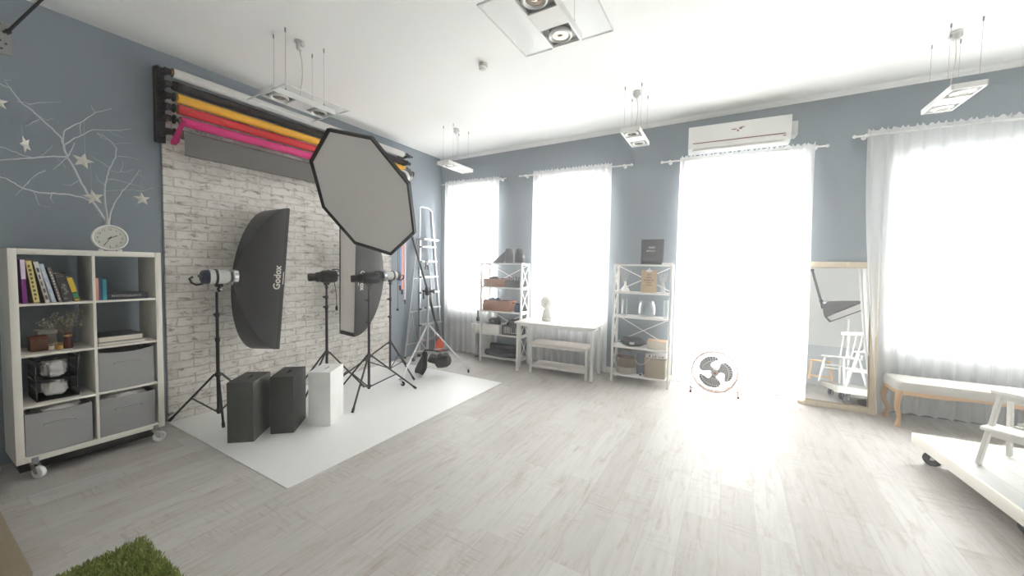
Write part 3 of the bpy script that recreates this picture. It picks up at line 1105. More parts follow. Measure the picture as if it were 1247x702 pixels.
for y in (my0, my1):
    g = MB()
    for i in range(1, 10):
        x = mx0 + (mx1 - mx0) * i / 10
        g.span((x - .001, y - .001, z1 + .006), (x + .001, y + .001, z1 + hz))
    for i in range(1, 12):
        z = z1 + hz * i / 12
        g.span((mx0, y - .001, z - .001), (mx1, y + .001, z + .001))
    g.build('side_mesh', BLACK, mc, world=True)
CLW = pm('crumpled_white_cloth', (206, 205, 204), .85, var=.05, bump=.3, bscale=60)
o = crumple(((mx0 + mx1) / 2 + .01, (my0 + my1) / 2, z1 + .213), (.125, .098, .098), 3.1, .18, 36).build('white_cloth', CLW, smooth=60)
tag(o, 'crumpled white cloth in the upper half of the wire cube', 'cloth', 'cloths in the wire cube')
o = crumple(((mx0 + mx1) / 2 + .01, (my0 + my1) / 2, z1 + .070), (.122, .098, .095), 8.3, .15, 36).build('white_cloth', CLW, smooth=60)
tag(o, 'crumpled off-white cloth in the lower half of the wire cube', 'cloth', 'cloths in the wire cube')

# ---- grey fabric boxes
FELT = pm('grey_felt', (150, 149, 149), .9, var=.04, scale=40, bump=.25, bscale=300)


def fabric_box(y0, y1_, zb, h, label, fill):
    root = thing('fabric_box', label, 'storage box', (SX - .17, (y0 + y1_) / 2, zb), 0, 'grey fabric boxes')
    x0_, x1_ = SX - .34, SX - .012
    b = MB()
    t = .005
    # front with a slightly sagging top edge
    nseg = 12
    def topz(s):
        return zb + h - .018 * sin(pi * s) * fill
    for (xa, xb) in ((x1_ - t, x1_), (x0_, x0_ + t)):
        vs, fs = [], []
        for i in range(nseg + 1):
            s = i / nseg
            y = y0 + (y1_ - y0) * s
            bulge = .006 * sin(pi * s)
            for (xx, zz) in ((xa + bulge, zb + .001), (xb + bulge, zb + .001), (xb + bulge, topz(s)), (xa + bulge, topz(s))):
                vs.append((xx, y, zz))
        for i in range(nseg):
            for k in range(4):
                fs.append((i * 4 + k, i * 4 + (k + 1) % 4, (i + 1) * 4 + (k + 1) % 4, (i + 1) * 4 + k))
        fs += [(0, 1, 2, 3), (nseg * 4 + 3, nseg * 4 + 2, nseg * 4 + 1, nseg * 4)]
        b.add(vs, fs)
    b.span((x0_ + t, y0, zb + .001), (x1_ - t, y0 + t, zb + h))
    b.span((x0_ + t, y1_ - t, zb + .001), (x1_ - t, y1_, zb + h))
    b.span((x0_ + t, y0 + t, zb + .001), (x1_ - t, y1_ - t, zb + .006))
    b.build('body', FELT, root, world=True, smooth=30)
    ym, hw = (y0 + y1_) / 2, (y1_ - y0) * .24
    zz = zb + h * .70
    MB().tube([(x1_ + .004, ym - hw, zz - .014), (x1_ + .0065, ym - hw + .002, zz - .002), (x1_ + .0075, ym - hw * .5, zz + .003), (x1_ + .0085, ym, zz + .004), (x1_ + .0075, ym + hw * .5, zz + .003), (x1_ + .0065, ym + hw - .002, zz - .002), (x1_ + .004, ym + hw, zz - .014)], .0048, 8).build('handle', FELT, root, world=True)
    return root


c0, c1, c2, c3 = SY0 + OT, YM - IT / 2, YM + IT / 2, SY1 - OT
fabric_box(c2 + .004, c3 - .018, z1, .305, 'grey fabric box in the third right cube', 1.0)
fabric_box(c0 + .006, c1 - .020, LV[0], .295, 'grey fabric box in the bottom left cube', .4)
fabric_box(c2 + .004, c3 - .018, LV[0], .290, 'grey fabric box in the bottom right cube', .4)
for yy, lab in (((c0 + c1) / 2, 'white wrapping spilling from the bottom left fabric box'), ((c2 + c3) / 2 - .01, 'white wrapping spilling from the bottom right fabric box')):
    o = crumple((SX - .15, yy, LV[0] + .255), (.20, .20, .085), yy * 7, .2, 30).build('wrapping_film', pm('milky_plastic_film', (198, 196, 192), .35), smooth=60)
    tag(o, lab, 'packaging', 'white wrapping in the fabric boxes')

# ================================================================== ON TOP OF THE SHELF
ck = thing('table_clock', 'round white table clock standing on the cube shelf', 'clock', (-4.20, .967, SZ1), RAD(-10))
R0 = MX.Translation((0, 0, .103)) @ frame((1, 0, .02))
b = MB().lathe([(.0, -.055), (.085, -.055), (.096, -.045), (.1, 0), (.1, .028), (.094, .034), (.088, .030), (.086, .008), (.0, .008)], R0, 48)
b.build('case', pm('clock_white_enamel', (226, 224, 220), .35), ck)
MB().lathe([(.0, .009), (.0855, .009), (.0855, .0095), (0, .0095)], R0, 48).build('dial', pm('clock_dial', (216, 216, 208), .6), ck)
num = MB()
for k in range(12):
    a = pi / 2 - 2 * pi * (k + 1) / 12
    # face plane: local x (ref Z up) and y
    P = R0 @ MX.Translation((.066 * sin(a), -.066 * cos(a), .0102))
    num.text(str(k + 1), .021, P @ MX.Rotation(-pi / 2, 4, 'Z'), .0003)
num.build('numerals', pm('clock_numerals', (92, 92, 90), .6), ck, smooth=0)


def hand(ang, ln, w, z):
    # ang clockwise from twelve
    d = V((cos(ang), -sin(ang), 0))
    return MB().bar(V((0, 0, z)) - d * .018, V((0, 0, z)) + d * ln, w, .0012, x=(-d.y, d.x, 0))


hm = pm('clock_hands', (40, 38, 38), .5)
for nm, ang, ln, w, z in (('hour_hand', RAD(62), .046, .005, .0125), ('minute_hand', RAD(209), .070, .0035, .0140)):
    bb = hand(ang, ln, w, z)
    bb.build(nm, hm, ck, T=R0)
MB().lathe([(.006, .009), (.006, .0155), (0, .0155)], R0, 14).build('hand_hub', hm, ck)
ft = MB().box((-.012, -.05, .008), (.05, .03, .016), bev=.003).box((-.012, .05, .008), (.05, .03, .016), bev=.003)
ft.build('foot', pm('clock_white_enamel', (226, 224, 220), .35), ck)

vb = thing('bottle_vase', 'slim pale bottle vase behind the clock holding white branches', 'vase', (-4.33, .985, SZ1))
MB().lathe([(.035, .001), (.04, .01), (.04, .13), (.02, .19), (.0145, .22), (.0145, .262), (.018, .268), (.0135, .268), (.011, .24), (0, .235)], MX.Translation((-4.33, .985, SZ1)), 24).build('body', pm('pale_stoneware', (196, 194, 188), .4), vb, world=True)

BX = -4.31
# each branch: list of (y, z) at the plane x = BX, plus how far it bends into the room
M3 = MX(((0.8644169691951339, 0.5024576279588899, 0.017878352089179348), (-0.038392181067466995, 0.030510056836742863, 0.9987968646650336), (-0.5013076338939811, 0.8640633475259464, -0.045663855092116214)))
FPX, CXP, CYP = 457.144, 623.5, 345.493


def on_x(x, y, X):
    d = M3.to_3x3().transposed() @ V(((x - CXP) / FPX, -(y - CYP) / FPX, 1.0))
    return V((0, 0, H)) + d * (X / d.x)


BR = [  # pixel outline, radius start, radius end, depth wobble
    ([(131, 272), (122, 259), (112, 245), (104, 231), (97, 219), (88, 201), (82, 192), (78, 181), (75.6, 169), (63, 156), (46, 141), (34, 131), (25.6, 124.9), (16.7, 113), (12.8, 107), (0, 102), (-12, 97)], .0085, .003, .06),
    ([(77, 174), (78, 160), (87, 154), (98, 149.5), (107, 143), (116, 137), (126, 135), (136, 132)], .0045, .0018, -.05),
    ([(79.5, 176), (88, 170), (98, 165.5), (113, 158), (131, 158.5), (147, 159), (160, 157)], .0048, .0016, .05),
    ([(81, 191), (66, 190.5), (51, 191.5), (31, 193), (14, 194), (0, 195.5), (-14, 197)], .0050, .0028, .09),
    ([(40, 192.5), (24, 188), (10, 182), (0, 179), (-10, 177)], .003, .002, .04),
    ([(110, 245), (98, 240), (84, 237), (66, 235.5), (48, 235), (28, 230), (18, 223.5), (8, 218), (0, 215.5), (-12, 211)], .0062, .0035, .07),
    ([(131, 272), (128.5, 252), (127.4, 230), (130, 215), (133.8, 204.5), (141, 192), (142, 181.5), (135, 172.5), (127, 166), (118, 162)], .0070, .0018, -.04),
    ([(138, 176), (146, 174.5), (160, 175)], .0022, .001, .03),
    ([(142.5, 190), (155, 191), (170, 194)], .0022, .001, -.03),
    ([(132, 272), (135, 258), (139, 248), (149, 232.5), (160, 222), (166, 213), (170, 207)], .0060, .0022, .02),
    ([(82, 191), (87, 183), (91, 174)], .0045, .002, -.02),
    ([(82, 192), (73, 200), (64, 207)], .003, .001, .03),
    ([(55, 208), (44, 213), (36, 220), (34, 225)], .0026, .001, .03),
    ([(36, 220), (28, 230), (18, 238)], .0024, .001, .02),
    ([(47, 146), (38, 150), (30, 154)], .0024, .001, .03),
    ([(34, 127), (52, 125), (74, 124)], .0026, .001, -.04),
    ([(20.5, 124), (30, 124.5), (36, 128)], .0024, .0012, .0),
    ([(98, 149.5), (98, 158), (98, 166)], .0026, .0016, .0),
    ([(116, 137), (113, 132), (110, 127)], .002, .001, .0),
    ([(133.8, 204.5), (126, 199), (118, 195), (110, 190)], .0022, .001, .04),
    ([(134, 208), (144, 210), (156, 209), (163, 206)], .0022, .001, .05),
    ([(146, 210), (149, 204), (150, 197)], .0016, .0008, .0),
    ([(130, 218), (140, 219), (152, 222), (166, 226), (178, 229)], .0022, .0009, -.05),
    ([(128, 233), (140, 232), (152, 231)], .002, .0009, .03),
    ([(127, 226), (120, 220), (116, 212)], .0022, .001, -.03),
    ([(149, 232.5), (160, 231), (172, 233), (186, 229)], .0022, .001, .04),
    ([(165, 213), (172, 214), (179, 222)], .0018, .0008, .0),
    ([(98, 219), (86, 226), (76, 225)], .002, .0009, .0),
    ([(63, 237), (62, 243), (66, 248)], .002, .001, .03),
    ([(40, 233), (48, 250), (62, 253)], .0016, .0008, .05),
    ([(46, 141), (58, 147), (66, 143)], .0018, .0008, .03),
    ([(12, 108), (5, 97), (14, 98)], .002, .001, .03),
    ([(118, 162), (124, 168), (134, 171), (142, 176)], .0018, .0009, .05),
    ([(131, 158.5), (138, 163), (150, 168)], .0018, .0008, .02),
    ([(48, 191.5), (58, 183), (64, 177)], .0018, .0009, .04),
    ([(66, 190), (74, 196), (80, 205)], .0016, .0008, .02),
]
wb = thing('branch_bunch', 'bunch of bare white painted branches spreading above the clock', 'branches', (-4.33, .985, SZ1 + .27))
pal = pm('white_painted_twig', (200, 202, 204), .7, var=.12, scale=60)
for pts, ra, rb, wob in BR:
    k = len(pts)
    P = []
    for i, (x, y) in enumerate(pts):
        s = i / (k - 1)
        P.append(on_x(x, y, BX + wob * sin(s * 2.2) - .02 * (1 - s)))
    fine = []
    for i in range(k - 1):
        for q in range(3):
            fine.append(P[i].lerp(P[i + 1], q / 3) + V((random.uniform(-.003, .003), random.uniform(-.003, .003), random.uniform(-.003, .003))) * (1 if q else 0))
    fine.append(P[-1])
    m_ = len(fine)
    MB().tube(fine, [ra + (rb - ra) * i / (m_ - 1) for i in range(m_)], 6).build('branch' if ra > .004 else 'twig', pal, wb, world=True)
stub = MB()
for dy in (-.006, 0, .006):
    stub.tube([(-4.33, .985 + dy * .5, SZ1 + .20), (-4.33, .985 + dy * .4, SZ1 + .262), on_x(131 + dy * 150, 271, BX - .02)], .005, 6)
stub.build('stems', pal, wb, world=True)

# paper stars
starmat = pm('folded_paper', (214, 210, 200), .8, var=.04)


def star(px, py, X, size, yaw, tilt, anchor, label):
    c = on_x(px, py, X)
    root = thing('paper_star', label, 'star', c, 0, 'folded paper stars')
    Rm = MX.Rotation(yaw, 4, 'Z') @ MX.Rotation(RAD(90), 4, 'Y') @ MX.Rotation(tilt, 4, 'Z')
    vs = [V((0, 0, size * .22)), V((0, 0, -size * .22))]
    for k in range(10):
        a = 2 * pi * k / 10
        r = size if k % 2 == 0 else size * .42
        vs.append(V((-r * cos(a), r * sin(a), 0)))
    fs = []
    for k in range(10):
        fs.append((0, 2 + k, 2 + (k + 1) % 10))
        fs.append((1, 2 + (k + 1) % 10, 2 + k))
    MB().add([Rm @ v for v in vs], fs).build('body', starmat, root, smooth=0)
    top = Rm @ V((-size, 0, 0))
    a = on_x(anchor[0], anchor[1], X)
    a = V((c.x + top.x, c.y + top.y, a.z))
    MB().tube([c + top * .97, a], .0007, 4).build('thread', pm('pale_thread', (190, 190, 188), .8), root, world=True)


star(101, 196, -4.24, .062, RAD(8), RAD(-12), (100, 150), 'white paper star high above the clock, left of centre')
star(114, 240.5, -4.25, .060, RAD(-10), RAD(10), (114, 200), 'white paper star hanging lowest, just above the clock')
star(173, 242.5, -4.27, .056, RAD(0), RAD(3), (171, 207), 'white paper star hanging at the right end of the branches')
star(31, 176, -4.22, .062, RAD(58), RAD(28), (30, 154), 'white paper star turned edge-on at the far left of the branches')
star(-2, 124, -4.24, .05, RAD(20), RAD(8), (-2, 103), 'white paper star cut by the left edge of the photo')

# ================================================================== WALL BRACKET WITH BOOM (top left)
wbk = thing('wall_bracket', 'pale perforated bracket screwed high on the wall at the far left', 'bracket', (XW, .50, 3.1))
b = MB().span((XW, .42, 2.985), (XW + .012, .582, 3.215), bev=.003)
b.build('plate', pm('pale_bracket_plate', (150, 150, 146), .6, var=.1, scale=30), wbk, world=True)
b = MB()
for (y, z) in ((.475, 3.175), (.53, 3.19), (.478, 3.10), (.53, 3.075), (.555, 3.06), (.48, 3.03), (.535, 3.02), (.565, 3.135)):
    b.cyl((XW + .012, y, z), (XW + .0145, y, z), .007, n=12)
b.build('screw', BLACK, wbk, world=True)
bm_ = thing('wall_boom', 'thin dark boom arm reaching from the wall bracket to the ceiling edge', 'boom arm', (XW + .05, .55, 3.14))
p0 = V((XW + .013, .545, 3.137))
p1 = on_x(50, 0, -4.40)
p2 = p1 + (p1 - V((XW + .03, .566, 3.15))).normalized() * .35
MB().tube([p0, (XW + .03, .566, 3.15), p1, (p1 + (p1 - V((XW + .03, .566, 3.15))).normalized() * .05)], .009, 10).build('rod', BLACK, bm_, world=True)
MB().sphere((XW + .028, .566, 3.149), .017, 12).build('joint', BLACK, bm_, world=True)

# ================================================================== PAPER ROLLS
RX = XW + .215
rolls = [('white', (214, 212, 208), 3.195, .043, 1.425, 4.14, 'white paper roll at the top of the wall rack', .02),
         ('black', (38, 37, 37), 3.085, .041, 1.440, 4.155, 'black paper roll second from the top of the wall rack', .0),
         ('yellow', (226, 172, 62), 2.985, .041, 1.450, 4.165, 'yellow paper roll between the black and the red rolls', .0),
         ('red', (196, 58, 62), 2.890, .040, 1.455, 4.17, 'red paper roll above the pink roll', .0),
         ('pink', (214, 66, 128), 2.790, .040, 1.470, 4.18, 'pink paper roll above the hanging grey backdrop', .02),
         ('grey', (112, 110, 108), 2.672, .040, 1.480, 4.19, 'grey paper roll with its sheet pulled partly down', .19)]
core = pm('cardboard_core', (168, 140, 108), .8)
for nm, col, z, r, y0, y1_, lab, hang in rolls:
    root = thing('paper_roll', lab, 'paper roll', (RX, (y0 + y1_) / 2, z), 0, 'background paper rolls')
    pmx = pm(f'{nm}_background_paper', col, .8, var=.03, scale=4, spec=.2)
    b = MB().lathe([(r * .62, 0), (r, 0), (r, y1_ - y0), (r * .62, y1_ - y0)], MX.Translation((RX, y0, z)) @ frame((0, 1, 0)), 32)
    b.build('roll', pmx, root, world=True)
    MB().lathe([(r * .5, -.012), (r * .64, -.012), (r * .64, y1_ - y0 + .012), (r * .5, y1_ - y0 + .012)], MX.Translation((RX, y0, z)) @ frame((0, 1, 0)), 24).build('core', core, root, world=True)
    if hang:
        m_ = 14
        vs, fs = [], []
        xf = RX + r + .0008
        for i in range(m_ + 1):
            t = i / m_
            x = xf + .012 * sin(t * 1.6) * (1 if hang > .1 else .3)
            for (yy, off) in ((y0 + .002, 0), (y1_ - .002, 0), (y1_ - .002, .0012), (y0 + .002, .0012)):
                vs.append((x + off, yy, z - hang * t))
        for i in range(m_):
            for k in range(4):
                fs.append((i * 4 + k, i * 4 + (k + 1) % 4, i * 4 + 4 + (k + 1) % 4, i * 4 + 4 + k))
        fs += [(0, 1, 2, 3), (m_ * 4 + 3, m_ * 4 + 2, m_ * 4 + 1, m_ * 4)]
        MB().add(vs, fs).build('hanging_sheet', pmx, root, world=True)
        if nm in ('grey', 'white'):
            MB().cyl((xf + .012 if hang > .1 else xf, y0 + .002, z - hang), (xf + .012 if hang > .1 else xf, y1_ - .002, z - hang), .006, n=10).build('bottom_bar', pmx, root, world=True)
    if nm == 'pink':
        # loose curl of pink paper at the near end
        vs, fs = [], []
        cur = [(0, .055, .0), (.012, .02, -.07), (.02, -.012, -.15), (.012, -.035, -.21), (-.005, -.03, -.235), (-.012, -.005, -.20), (-.008, .01, -.12)]
        for (dx, dy, dz) in cur:
            vs += [(RX + .048 + dx, y0 - .055 + dy, z + .0 + dz), (RX + .085 + dx, y0 - .03 + dy, z - .01 + dz), (RX + .0862 + dx, y0 - .0292 + dy, z - .01 + dz), (RX + .0492 + dx, y0 - .0542 + dy, z + dz)]
        for i in range(len(cur) - 1):
            for k in range(4):
                fs.append((i * 4 + k, i * 4 + (k + 1) % 4, i * 4 + 4 + (k + 1) % 4, i * 4 + 4 + k))
        MB().add(vs, fs).build('paper_curl', pmx, root, world=True, smooth=60)

for yy, lab, sgn in ((1.385, 'black roller bracket on the wall at the near end of the paper rolls', 1), (4.265, 'black roller bracket on the wall at the far end of the paper rolls', -1)):
    root = thing('roller_bracket', lab, 'bracket', (XW, yy, 2.9), 0, 'roller brackets')
    MB().span((XW, yy - .035, 2.60), (XW + .05, yy + .035, 3.27), bev=.004).build('wall_plate', BLACK, root, world=True)
    for (nm, col, z, r, y0, y1_, l2, hg) in rolls:
        ye = y0 if sgn > 0 else y1_
        b = MB()
        b.span((XW + .05, yy - .012, z - .02), (RX + .02, yy + .012, z + .02), bev=.004)
        b.cyl((RX, yy + sgn * .012, z), (RX, ye - sgn * .014, z), .013, n=14)
        b.cyl((RX, yy - .018, z), (RX, yy + .018, z), .028, n=20)
        hk = b.build('hook', BLACK, root, world=True)
        kn = MB().cyl((RX, yy + sgn * .035, z), (RX, yy + sgn * .050, z), .034, n=22)
        for q in range(10):
            a = 2 * pi * q / 10
            kn.box((RX + .034 * cos(a), yy + sgn * .0425, z + .034 * sin(a)), (.008, .015, .008))
        kn.build('chain_wheel', BLACKPL, hk, world=True)
    kn = MB().cyl((RX, yy - sgn * .018, 3.20), (RX, yy - sgn * .055, 3.20), .008, n=10).sphere((RX, yy - sgn * .062, 3.20), .017, 12)
    kn.build('lock_knob', BLACKPL, root, world=True)

# pull straps with weights at the far end
for k, (yy, xx, zb, w, col, lab) in enumerate(((4.125, -4.385, 1.20, .040, (92, 140, 190), 'blue pull strap hanging behind the large octagonal softbox'),
                                               (4.185, -4.40, 1.135, .044, (222, 150, 128), 'salmon pull strap hanging between the blue and lilac straps'),
                                               (4.255, -4.415, .97, .030, (204, 190, 206), 'lilac pull strap hanging nearest the ladder'))):
    root = thing('hanging_strap', lab, 'pull strap', (xx, yy, zb), 0, 'coloured pull straps')
    MB().span((xx - .004, yy - w / 2, zb), (xx + .004, yy + w / 2, 2.655), bev=.0015).build('strap', pm(f'strap_{k}', col, .7), root, world=True)
    wt = MB().cyl((xx, yy, zb - .055), (xx, yy, zb + .004), .016, n=14).sphere((xx, yy, zb - .055), .018, 12)
    wt.build('weight', BLUEBLK, root, world=True)
root = thing('hanging_weight', 'thin dark cord with a round weight hanging beside the blue strap', 'cord', (-4.39, 4.085, .84), 0)
MB().cyl((-4.39, 4.085, .84), (-4.39, 4.085, 2.64), .003, n=6).build('cord', BLACK, root, world=True)
MB().sphere((-4.39, 4.085, .835), .02, 12).build('weight', BLUEBLK, root, world=True)

# ================================================================== WHITE SHEET AND POSING BOXES
tag(MB().span((-4.512, 1.387, .0005), (-2.531, 4.14, .0045)).build('backdrop_sheet', pm('white_vinyl', (240, 240, 239), .38, var=.015, scale=3), smooth=0),
    'large white vinyl sheet lying on the floor in front of the brick wall', 'backdrop sheet')


def posing_box(x, y, ang, w, dep, h, col, label, slotcol):
    """(x, y): front left bottom corner; ang: direction of the front edge."""
    e = V((cos(ang), sin(ang), 0))
    d = V((-sin(ang), cos(ang), 0))
    root = thing('posing_box', label, 'posing box', V((x, y, .0046)) + e * w / 2 + d * dep / 2, ang, 'posing boxes with slot handles')
    m = pm('painted_board_%d_%d' % (col[0], ang * 100), col, .55, var=.10, scale=7, bump=.15, bscale=150)
    wl = pm('worn_edge_%d' % col[0], tuple(min(255, v + 22) for v in col), .6, var=.2, scale=50)
    t = .012
    sw, sl_ = .026, .105
    b = MB()
    b.box((0, -dep / 2 + t / 2, h / 2), (w, t, h), bev=.002).box((0, dep / 2 - t / 2, h / 2), (w, t, h), bev=.002)
    for s in (-1, 1):
        b.box((s * (w / 2 - t / 2), 0, h / 2), (t, dep - 2 * t + .001, h - .0005), bev=.001)
    b.box((0, 0, t / 2), (w - 2 * t, dep - 2 * t, t))
    b.build('body', m, root)
    # lid with the handle slot cut through it
    tp = MB()
    zt = h - t / 2 - .0008
    W2, D2 = w - 2 * t + .001, dep - 2 * t + .001
    tp.box((0, -(D2 / 2 + sl_ / 2) / 2, zt), (W2, D2 / 2 - sl_ / 2, t)).box((0, (D2 / 2 + sl_ / 2) / 2, zt), (W2, D2 / 2 - sl_ / 2, t))
    for s in (-1, 1):
        tp.box((s * (W2 / 2 + sw / 2) / 2, 0, zt), (W2 / 2 - sw / 2, sl_, t))
    tp.build('lid', m, root)
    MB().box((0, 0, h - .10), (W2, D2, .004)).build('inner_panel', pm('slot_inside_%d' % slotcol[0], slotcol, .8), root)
    r = MB()
    for s in (-1, 1):
        r.box((s * (w / 2 - .001), -dep / 2 + .001, h / 2), (.003, .003, h - .006))
        r.box((s * (w / 2 - .001), 0, h - .001), (.003, dep - .006, .003))
    r.box((0, -dep / 2 + .001, h - .001), (w - .006, .003, .003))
    r.build('edge_wear', wl, root)
    return root


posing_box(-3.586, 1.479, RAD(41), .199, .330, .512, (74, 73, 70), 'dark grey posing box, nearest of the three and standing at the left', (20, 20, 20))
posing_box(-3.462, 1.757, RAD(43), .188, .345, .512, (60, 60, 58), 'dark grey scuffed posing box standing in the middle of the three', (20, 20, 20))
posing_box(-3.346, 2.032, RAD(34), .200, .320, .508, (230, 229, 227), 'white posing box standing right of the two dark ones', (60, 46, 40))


# ================================================================== STANDS, STROBES, SOFTBOXES
def light_stand(name, label, xy, ztop, zcol, feet, zsp=.075, fsp=.52, mat=None, group='black light stands', rp=.0150, rl=.0100, joints=(), wheels=False, cat='light stand'):
    mat = mat or BLACK
    x, y = xy
    root = thing(name, label, cat, (x, y, 0), 0, group)
    z0 = zsp - .03
    js = [z0] + list(joints) + [ztop]
    for i in range(len(js) - 1):
        MB().cyl((x, y, js[i]), (x, y, js[i + 1]), rp - .0018 * i, n=14).build('pole', mat, root, world=True)
    for z in joints:
        k = MB().cyl((x, y, z - .028), (x, y, z + .012), rp + .005, n=14)
        a = 2.2 + z
        k.cyl((x, y, z - .008), (x + .036 * cos(a), y + .036 * sin(a), z - .008), .006, n=8)
        k.build('clamp', mat, root, world=True)
        MB().cyl((x + .030 * cos(a), y + .030 * sin(a), z - .008), (x + .050 * cos(a), y + .050 * sin(a), z - .008), .011, n=10).build('knob', BLUEBLK if mat is BLACK else BLACKPL, root, world=True)
    c = MB().cyl((x, y, zcol - .020), (x, y, zcol + .022), rp + .009, n=18)
    s = MB().cyl((x, y, zsp - .014), (x, y, zsp + .014), rp + .008, n=18)
    for (fx, fy) in feet:
        d = V((fx - x, fy - y, 0)).normalized()
        c.bar(V((x, y, zcol)) + d * .012, V((x, y, zcol - .004)) + d * .040, .016, .020, x=(-d.y, d.x, 0))
        s.bar(V((x, y, zsp)) + d * .012, V((x, y, zsp)) + d * .034, .014, .016, x=(-d.y, d.x, 0))
    c.build('collar', mat, root, world=True)
    s.build('spreader_hub', mat, root, world=True)
    for (fx, fy) in feet:
        d = V((fx - x, fy - y, 0)).normalized()
        a = V((x, y, zcol - .004)) + d * .034
        zf = .075 if wheels else .024
        e = V((fx, fy, zf))
        lg = MB().cyl(a, e, rl, n=10).build('leg', mat, root, world=True)
        if not wheels:
            MB().cyl(e - (e - a).normalized() * .035, e + (e - a).normalized() * .012, rl + .0035, n=10).build('rubber_foot', RUBBER, lg, world=True)
        else:
            caster('caster', lg, (fx, fy, .005), math.atan2(d.y, d.x), r=.03, w=.02, wheel=RUBBER, htop=.085)
        MB().cyl(V((x, y, zsp)) + d * .03, a.lerp(e, fsp), rl * .72, n=8).build('brace', mat, root, world=True)
    return root


def strobe(name, label, p, d, ln, r, mat, group, backmat=BLUEBLK, snoot=False):
    """Flash head: p is the point over the stand, d points where it shines."""
    d = V(d).normalized()
    root = thing(name, label, 'studio flash', p, 0, group)
    p = V(p)
    a = p - d * ln * .5
    b = MB()
    b.cone_prof(a, p + d * ln * .5, [(r * .93, .0), (r, .03), (r, .60), (r * .98, .80), (r * .80, .97), (r * .72, 1.0)], 32)
    b.build('housing', mat, root, world=True)
    MB().cone_prof(a - d * ln * .34, a + d * .004, [(r * .55, 0), (r * .90, .18), (r * .98, .55), (r * 1.0, 1.0)], 32).build('rear_cover', backmat, root, world=True)
    MB().cone_prof(a + d * ln * .28, a + d * ln * .40, [(r * 1.09, 0), (r * 1.09, 1.0)], 32).build('clamp_band', BLACKPL, root, world=True)
    side = d.cross(V((0, 0, 1))).normalized()
    hb = a - d * ln * .22
    if not snoot:
        MB().tube([hb - V((0, 0, r * .9)), hb - d * .05 - V((0, 0, r * 1.05)), hb - d * .085 - V((0, 0, r * .75)), hb - d * .10 - V((0, 0, r * .2)), hb - d * .075 + V((0, 0, r * .05))], .010, 8).build('handle', BLACKPL, root, world=True)
    else:
        MB().tube([hb - d * .02 + V((0, 0, r * .75)), hb - d * .045 + V((0, 0, r * .95)), hb - d * .02 + V((0, 0, r * 1.12)), hb + d * .04 + V((0, 0, r * 1.12))], .007, 8).build('handle', BLACKPL, root, world=True)
    kn = MB()
    for q in range(3):
        c = a - d * ln * .33 + side * r * (.45 * (q - 1)) + V((0, 0, r * .12))
        kn.cyl(c, c - d * .012, .010, n=12)
    kn.build('dials', BLACKPL, root, world=True)
    br = MB()
    br.cyl(p - V((0, 0, r + .075)), p - V((0, 0, r * .9)), .013, n=12)
    br.bar(p - V((0, 0, r + .012)) - d * .03, p - V((0, 0, r + .012)) + d * .03, .02, .03, x=side)
    br.cyl(p - V((0, 0, r + .05)) - side * .018, p - V((0, 0, r + .05)) + side * .018, .016, n=12)
    br.build('tilt_bracket', BLACKPL, root, world=True)
    MB().cyl(p - V((0, 0, r + .05)) + side * .018, p - V((0, 0, r + .05)) + side * .05, .010, n=10).build('knob', CHROME if mat is HEADWHITE else BLACKPL, root, world=True)
    if snoot:
        f0 = p + d * ln * .48
        MB().cone_prof(f0, f0 + d * .07, [(r * .70, 0), (r * .80, .06), (r * .80, .50), (r * .64, .72), (r * .54, 1)], 28).build('front_adapter', BLACK, root, world=True)
        MB().cone_prof(f0 + d * .066, f0 + d * .125, [(r * .52, 0), (r * .62, .10), (r * .62, .8), (r * .58, 1), (r * .48, 1), (r * .44, .8), (0, .78)], 28).build('lens_tube', BLACKPL, root, world=True)
    return root


